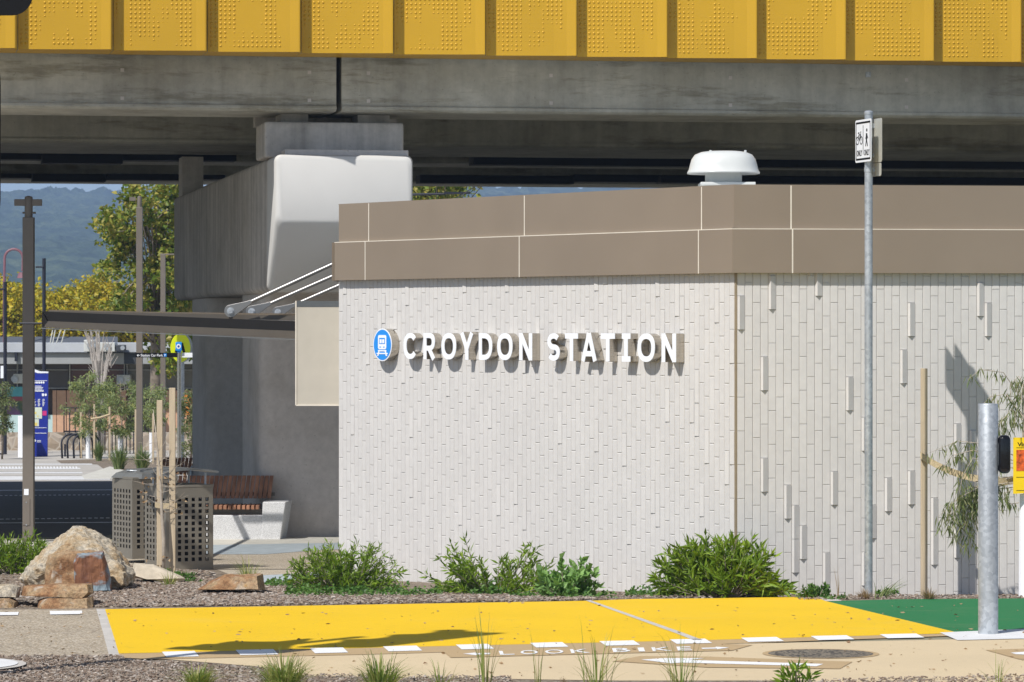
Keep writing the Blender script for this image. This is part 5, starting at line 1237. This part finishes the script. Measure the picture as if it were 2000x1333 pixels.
# dead sapling
rnd = random.Random(91); b = PG(322, 1132); b.y -= .12
t = thing('dead_sapling', b, 'thin dead sapling with curled brown leaves tied between the two stakes', 'sapling')
m = MB(); pts = [b, P(320, 1060, b.y), P(316, 1000, b.y), P(313, 930, b.y), P(306, 860, b.y), P(299, 800, b.y)]; m.tube(pts, [.022, .02, .016, .011, .007, .003], 7)
for i in range(26):
    y_ = rnd.uniform(850, 1010); x_ = 304 + (y_ - 830) * .075; s0 = P(x_, y_, b.y); e_ = s0 + Vector((rnd.uniform(-.30, .30), rnd.uniform(-.2, .2), rnd.uniform(-.05, .22)))
    m.tube([s0, s0.lerp(e_, .5) - UP * .02, e_], [.003, .002, .001], 4, cap=False)
m.build('trunk', TWIG, t, smooth=True); lf = MB()
for i in range(40):
    p = P(rnd.choice((290, 300, 345, 312, 322)) + rnd.uniform(-22, 22), rnd.choice((945, 970, 990, 1100, 930)) + rnd.uniform(-15, 15), b.y + rnd.uniform(-.1, .1)); leaf(lf, p, rdir(rnd, -1, .2), .045, .03, rnd, .5)
lf.build('foliage', DEADL, t, normals=False)
# weeping gum at right edge
rnd = random.Random(92); bt = Vector((X(2004, 31.1), 31.1, G(31.1))); t = thing('young_gum_tree', bt, 'young weeping gum with a white trunk guard at the right edge', 'tree')
MB().tube([bt, P(2004, 965, bt.y)], [.065, .06], 14).build('trunk_guard', WGUARD, t)
m = MB(); m.tube([P(2004, 966, bt.y), P(2000, 880, bt.y), P(2003, 760, bt.y), P(2012, 640, bt.y)], [.022, .02, .015, .01], 8)
lf = MB()
def weep(path, nl, L=.10, spread=.03, tilt=-1):
    pts = [P(x_, y_, bt.y + dy) for x_, y_, dy in path]; m.tube(pts, [.005] + [.0035] * (len(pts) - 2) + [.0015], 5, cap=False)
    for i in range(nl):
        u = rnd.uniform(.15, 1) * (len(pts) - 1); k = min(int(u), len(pts) - 2); p = pts[k].lerp(pts[k + 1], u - k)
        d = Vector((rnd.uniform(-.6, .6), rnd.uniform(-.6, .6), tilt + rnd.uniform(-.3, .5))); leaf(lf, p + rdir(rnd) * spread, d, L * rnd.uniform(.6, 1.3), .014, rnd, .15)
weep([(2003, 790, 0), (1960, 728, -.1), (1915, 722, -.2), (1890, 742, -.2)], 34)
weep([(2003, 820, 0), (1965, 770, .1), (1935, 775, .1), (1910, 800, .1)], 30)
weep([(2003, 850, 0), (1975, 800, -.2), (1950, 830, -.2), (1945, 880, -.2)], 40)
weep([(2003, 760, 0), (1990, 735, .1), (1975, 750, .1), (1972, 800, .1)], 30); weep([(2010, 740, 0), (2004, 730, 0), (1996, 760, -.1), (1994, 830, -.1)], 36)
weep([(2003, 900, 0), (1930, 868, 0), (1870, 862, .1), (1815, 885, .1)], 60); weep([(2000, 905, 0), (1900, 880, 0), (1860, 890, .1), (1835, 920, .1)], 60)
weep([(2000, 920, 0), (1900, 895, -.1), (1880, 930, -.1), (1870, 985, -.1)], 80, spread=.05); weep([(2000, 940, 0), (1915, 950, 0), (1870, 975, .1), (1832, 1010, .1)], 50)
weep([(2000, 940, 0), (1905, 960, .1), (1890, 1000, .1), (1878, 1055, .1)], 200, spread=.075); weep([(2000, 950, 0), (1910, 960, .1), (1860, 990, .1), (1850, 1030, .1)], 140, spread=.07)
weep([(1990, 950, 0), (1960, 965, 0), (1965, 980, 0)], 26); weep([(1990, 930, 0), (1905, 940, .1), (1900, 990, .1), (1895, 1070, .1)], 120, spread=.05)
weep([(2003, 830, 0), (1985, 800, .1), (1962, 820, .1), (1955, 860, .1)], 50, spread=.05); weep([(2003, 800, 0), (1990, 760, .1), (1982, 790, .1), (1985, 850, 0)], 60, spread=.05)
weep([(2003, 980, 0), (1975, 985, .1), (1960, 975, .1), (1945, 1000, .1)], 30, spread=.04); weep([(1990, 930, 0), (1890, 955, .1), (1862, 1000, .1), (1868, 1040, .1)], 110, spread=.07)
for i in range(5): weep([(2010, 700, 0), (2040 + i * 20, 600 - i * 10, .2), (2060 + i * 25, 680, .1)], 60, spread=.08)
m.build('branches', TWIG, t, smooth=True); lf.build('foliage', GUM, t, normals=False)
yn = bt.y - .12; t = thing('yellow_notice', P(1980, 960, yn), 'yellow printed notice with red patch strapped above the white trunk guard', 'notice')
fny = frame((X(1979, yn), yn, 0), (1, 0, 0), UP, (0, -1, 0)); kk = yn / F
MB().prism([(0, Z(965, yn)), (58 * kk, Z(962, yn)), (58 * kk, Z(855, yn)), (0, Z(855, yn))], fny, -.006, 0).build('notice_board', YNOT, t)
m = MB(); m.prism([(6 * kk, Z(920, yn)), (52 * kk, Z(920, yn)), (52 * kk, Z(879, yn)), (6 * kk, Z(879, yn))], fny, .001, .003); m.build('red_patch', plain('notice_red', (.60, .10, .02, 1), .5, 0, .7, 30), t)
text_mb('Visitors', fny, 8 * kk, 40 * kk, .02, .001, 8 * kk, Z(872, yn), .001).build('notice_text', BLACK, t)
m = MB()
for y_ in (874.5, 932, 958): m.prism([(6 * kk, Z(y_ + .9, yn)), (52 * kk, Z(y_ + .9, yn)), (52 * kk, Z(y_, yn)), (6 * kk, Z(y_, yn))], fny, .001, .002)
m.build('notice_lines', BLACK, t)
# other young gums in the far bed
def gum(px, Y, ytop, ybot, wpx, n, label, seed, mat=GUM2, guard=True, L=.12):
    rnd = random.Random(seed); b = Vector((X(px, Y), Y, G(Y))); t = thing('young_gum_tree', b, label, 'tree', 'young gum trees in the far bed')
    top = P(px, ytop, Y); m = MB(); m.tube([b, b.lerp(top, .5) + Vector((.04, 0, 0)), top], [.03, .02, .006], 6); lf = MB(); s_ = F / Y
    for i in range(46):
        u = rnd.uniform(0, 1); zc_ = Z(ytop, Y) + (Z(ybot, Y) - Z(ytop, Y)) * u; r_ = wpx / s_ / 2 * (.45 + .75 * math.sin(math.pi * min(1, u * .9 + .12)))
        a = rnd.uniform(0, 6.28); q = rnd.random() ** .5; c_ = Vector((b.x + math.cos(a) * r_ * q, Y + math.sin(a) * r_ * q, zc_))
        m.tube([Vector((b.x, Y, zc_ - .15)), c_], [.008, .003], 4, cap=False)
        for k in range(n // 46): leaf(lf, c_ + rdir(rnd) * rnd.uniform(.02, .19), Vector((rnd.uniform(-.8, .8), rnd.uniform(-.8, .8), rnd.uniform(-1, .3))), L * rnd.uniform(.6, 1.3), L * .24, rnd, .2)
    m.build('trunk', BARK, t, smooth=True); lf.build('crown', mat, t, normals=False)
    if guard: MB().tube([b, b + UP * .75], .06, 10).build('trunk_guard', WGUARD, t)
gum(172, 95, 732, 845, 84, 2600, 'young gum with a white guard right of the railing panel', 101)
gum(235, 93, 745, 850, 86, 2600, 'middle young gum of the far bed, in front of the shop door', 102)
gum(296, 91, 760, 830, 62, 1500, 'young gum between the second and third bronze posts', 103)
gum(4, 94, 748, 842, 56, 1500, 'young gum at the left edge before the mural', 104, GUM, False)
gum(372, 84, 765, 900, 44, 1800, 'bushy young gum squeezed against the pier behind the steel sign post', 105, GUM, False)
for px, yt_, Yk, lab in ((158, 805, 95, 'thin far stake left of the white guarded gum'), (214, 795, 92.5, 'thin far stake holding the hessian band'), (184, 790, 94.5, 'thin far stake behind the first gum leaves'), (299, 808, 89, 'thin pale stick just left of the near pair of stakes'), (265, 800, 90, 'thin far stake hidden left of the second bronze post')):
    stake(px - 1.8, px + 1.8, yt_, 0, lab, Yk)
a_, b_ = P(178, 819, 92.3), P(215, 810, 92.3); tag(MB().tube([a_, (a_ + b_) / 2 - UP * .02, b_], .035, 6).build('hessian_tie', TIE), 'pale hessian tie of the far young gum', 'tie', 'hessian ties round the stakes')
# bare multi stem shrub
rnd = random.Random(110); Yb = 99; b = Vector((X(196, Yb), Yb, G(Yb))); m = MB()
for i in range(26):
    x1 = 196 + rnd.uniform(-24, 24); y1 = rnd.uniform(640, 720); k = (x1 - 196)
    m.tube([P(196 + k * .12, 880, Yb), P(196 + k * .25, 765, Yb), P(196 + k * .7, 705, Yb), P(x1, y1, Yb)], [.05, .035, .022, .01], 5, cap=False)
    for j in range(3):
        u = rnd.random(); s0 = P(196 + k * .5, 735, Yb).lerp(P(x1, y1, Yb), u); m.tube([s0, s0 + Vector((rnd.uniform(-.2, .2), 0, rnd.uniform(.2, .5)))], [.012, .006], 4, cap=False)
tag(m.build('bare_shrub', plain('grey_stem', (.42, .38, .34, 1), .85, 0, .2), smooth=True), 'leafless pale grey multi stemmed shrub before the shop roof', 'shrub')

def tree(px, Y, crown, nclump, nleaf, L, mat, label, seed, name='tree', trunk_r=.2, cr=.55, group=None, wide=.8, depth=None):
    """crown: list of ellipses (px,py,rx,ry)"""
    rnd = random.Random(seed); b = Vector((X(px, Y), Y, G(Y) - .1)); t = thing(name, b, label, 'tree', group); s_ = F / Y
    m, lf = MB(), MB(); cc = P(crown[0][0], crown[0][1], Y)
    tot = sum(c[2] * c[3] for c in crown); mid = b.lerp(cc, .45)
    top = P(crown[0][0], crown[0][1] - crown[0][3] * .6, Y); m.tube([b, mid, cc, top], [trunk_r, trunk_r * .75, trunk_r * .45, trunk_r * .1], 9)
    for (cx_, cy_, rx, ry) in crown:
        n = max(3, int(nclump * rx * ry / tot)); c0 = P(cx_, cy_, Y)
        for i in range(n):
            d = rdir(rnd); q = rnd.random() ** .45
            c_ = c0 + Vector((d.x * rx / s_ * q, d.y * (depth or rx / s_) * q, d.z * ry / s_ * q)); st = mid.lerp(top, min(1, max(0, rnd.uniform(-.1, .8) + (c_.z - cc.z) * .05)))
            if i % 2 == 0: m.tube([st, st.lerp(c_, .6) + UP * .15, c_], [trunk_r * .16, trunk_r * .09, .012], 5, cap=False)
            r_ = cr * rnd.uniform(.55, 1.2)
            for k in range(nleaf):
                dd = rdir(rnd); p = c_ + Vector((dd.x, dd.y, dd.z * .7)) * r_ * rnd.random() ** .6
                kk_ = rnd.uniform(.6, 1.2); leaf(lf, p, rdir(rnd, -1, .5), L * kk_, L * wide * kk_, rnd, .2)
    m.build('trunk', BARK, t, smooth=True); lf.build('crown', mat, t, normals=False); return t
tree(305, 104, [(305, 420, 95, 85), (290, 520, 90, 80), (320, 600, 90, 70), (225, 440, 40, 55), (330, 680, 60, 50), (250, 600, 45, 50), (360, 480, 60, 120)], 215, 60, .165, PLANE, 'large green plane tree standing left of the pier behind the bronze posts', 120, name='plane_tree', trunk_r=.22, cr=.40, depth=3.2)
tree(850, 108, [(850, 372, 62, 60), (830, 420, 70, 60)], 110, 60, .17, PLANE, 'green plane tree seen over the roof just right of the pier', 121, name='plane_tree', trunk_r=.22, cr=.6, depth=3)
for i, (px, Y, cr_, lab) in enumerate(((-10, 150, [(-15, 610, 75, 60), (20, 660, 50, 40)], 'golden autumn tree at the left edge above the shops'), (60, 158, [(62, 620, 62, 55)], 'yellow green autumn tree right behind the near bronze post'), (130, 152, [(132, 620, 60, 48), (105, 650, 40, 30)], 'bright yellow autumn tree above the shop roof'), (195, 160, [(200, 600, 52, 62)], 'tall amber autumn tree just left of the plane tree'), (262, 155, [(262, 640, 60, 50)], 'low yellow autumn tree under the plane tree'), (345, 165, [(345, 640, 60, 55)], 'yellow autumn tree furthest right, mostly behind the plane tree'))):
    tree(px, Y, cr_, 130, 60, .2, AUT, lab, 130 + i, name='autumn_tree', trunk_r=.2, cr=1.0, group='autumn trees behind the shops')

# ------------------------------------------------------------------ manhole, cover
c = PG(1603, 1279); rm = 114 * c.y / F
s = NT('manhole_iron'); v = s.n('ShaderNodeTexChecker', Scale=30); s.l(s.tc.outputs['Object'], v.inputs[0]); x = s.ramp(s.noise(55, 3, (1, .4, 1)), [(.42, (.07, .06, .05)), (.56, (.30, .25, .18))]); x = s.mix(.5, x, s.ramp(v.outputs['Fac'], [(0, (.4,) * 3), (1, (1.3,) * 3)]), 'MULTIPLY'); s.out(x, .6, .4); s.bump(v.outputs['Fac'], .8, .006)
mh = thing('manhole_cover', c + UP * .0, 'round grey iron manhole cover in the tan path', 'manhole')
sl_ = (G(c.y + .4) - G(c.y - .4)) / .8
def disc(r0, r1, h, name, mat, par, cc=c):
    m = MB(); n = 48
    m.v += [cc + Vector((r1 * math.cos(2 * math.pi * i / n), r1 * math.sin(2 * math.pi * i / n), r1 * math.sin(2 * math.pi * i / n) * sl_ + h)) for i in range(n)]
    if r0:
        m.v += [cc + Vector((r0 * math.cos(2 * math.pi * i / n), r0 * math.sin(2 * math.pi * i / n), r0 * math.sin(2 * math.pi * i / n) * sl_ + h)) for i in range(n)]
        m.f += [(i, (i + 1) % n, n + (i + 1) % n, n + i) for i in range(n)]
    else: m.f.append(tuple(range(n)))
    return m.build(name, mat, par, normals=False)
disc(0, rm * .9, .008, 'cover_plate', s.m, mh); disc(rm * .9, rm, .0075, 'frame_ring', DPATH, mh)
c2 = PG(-122, 1307); mh2 = thing('valve_cover', c2, 'pale round concrete cover at the bottom left corner', 'manhole')
sl_ = (G(c2.y + .4) - G(c2.y - .4)) / .8; disc(0, 156 * c2.y / F, .034, 'cover_plate', PCONC, mh2, c2); disc(156 * c2.y / F, 172 * c2.y / F, .030, 'frame_ring', LCONC, mh2, c2)

# ------------------------------------------------------------------ forested range and haze
def hill_h(x, y):
    u = (y - 900) / 1700; u = max(0, min(1, u)); base = 93 * (u ** 1.15)
    ridge = 1.055 + .05 * noise.noise(Vector((x * .0021, 3.3, 0))) * min(1, abs(x + 170) / 900) + .018 * noise.noise(Vector((x * .012, 1.3, 0)))
    ridge += .022 + .035 * max(0, min(1, (x + 120) / 80))
    return base * ridge + (9 * (1 - u) + 2) * noise.noise(Vector((x * .006, y * .004, 2))) - 3
xs_ = [-2600 + i * 90 for i in range(23)] + [-520 + i * 3.4 for i in range(1, 290)] + [470 + i * 90 for i in range(1, 24)]
ys_ = [850 + i * 12 for i in range(90)] + [1930 + i * 6 for i in range(1, 112)] + [2604, 2616, 2640, 2700, 2800, 3000]
mb = MB(); nx = len(xs_)
for y in ys_:
    for x in xs_:
        h_ = hill_h(x, min(y, 2600)) if y > 860 else -4
        if -520 < x < 480 and y > 1100:
            d_ = noise.voronoi(Vector((x * .115, y * .09, 0)))[0][0]
            big = noise.noise(Vector((x * .02, y * .02, 7)))
            h_ += (1.6 if y > 2500 else 1) * max(0, 1 - d_ * 1.2) * (4.5 + 6.0 * big) + 2.0 * noise.noise(Vector((x * .3, y * .3, 1)))
        if y > 2616: h_ *= max(0, 1 - (y - 2616) / 400)
        mb.v.append(Vector((x, y, h_)))
for j in range(len(ys_) - 1):
    for i in range(nx - 1): mb.f.append((j * nx + i, j * nx + i + 1, (j + 1) * nx + i + 1, (j + 1) * nx + i))
s = NT('forest_hill'); x = s.ramp(s.noise(.05, 8, (1, 1, 1), .7), [(.3, (.010, .018, .012)), (.5, (.045, .07, .04)), (.7, (.12, .15, .08))]); s.out(x, .95, 0, .1); s.bump(s.noise(.12, 8), 1, 4)
tag(mb.build('hills', s.m, loc=(0, 0, 0), smooth=True, normals=False), kind='structure')
hz = MB().box((0, 1585, 64), (5600, 3230, 136)).build('haze', BLACK, loc=(0, 0, 0)); tag(hz, kind='stuff')
hm = bpy.data.materials.new('haze_air'); hm.use_nodes = True; t_ = hm.node_tree; t_.nodes.remove(t_.nodes['Principled BSDF'])
pv = t_.nodes.new('ShaderNodeVolumePrincipled'); pv.inputs['Color'].default_value = (.47, .66, 1, 1); pv.inputs['Density'].default_value = .00033; pv.inputs['Anisotropy'].default_value = 0
t_.links.new(pv.outputs[0], t_.nodes['Material Output'].inputs['Volume']); hz.data.materials.clear(); hz.data.materials.append(hm)
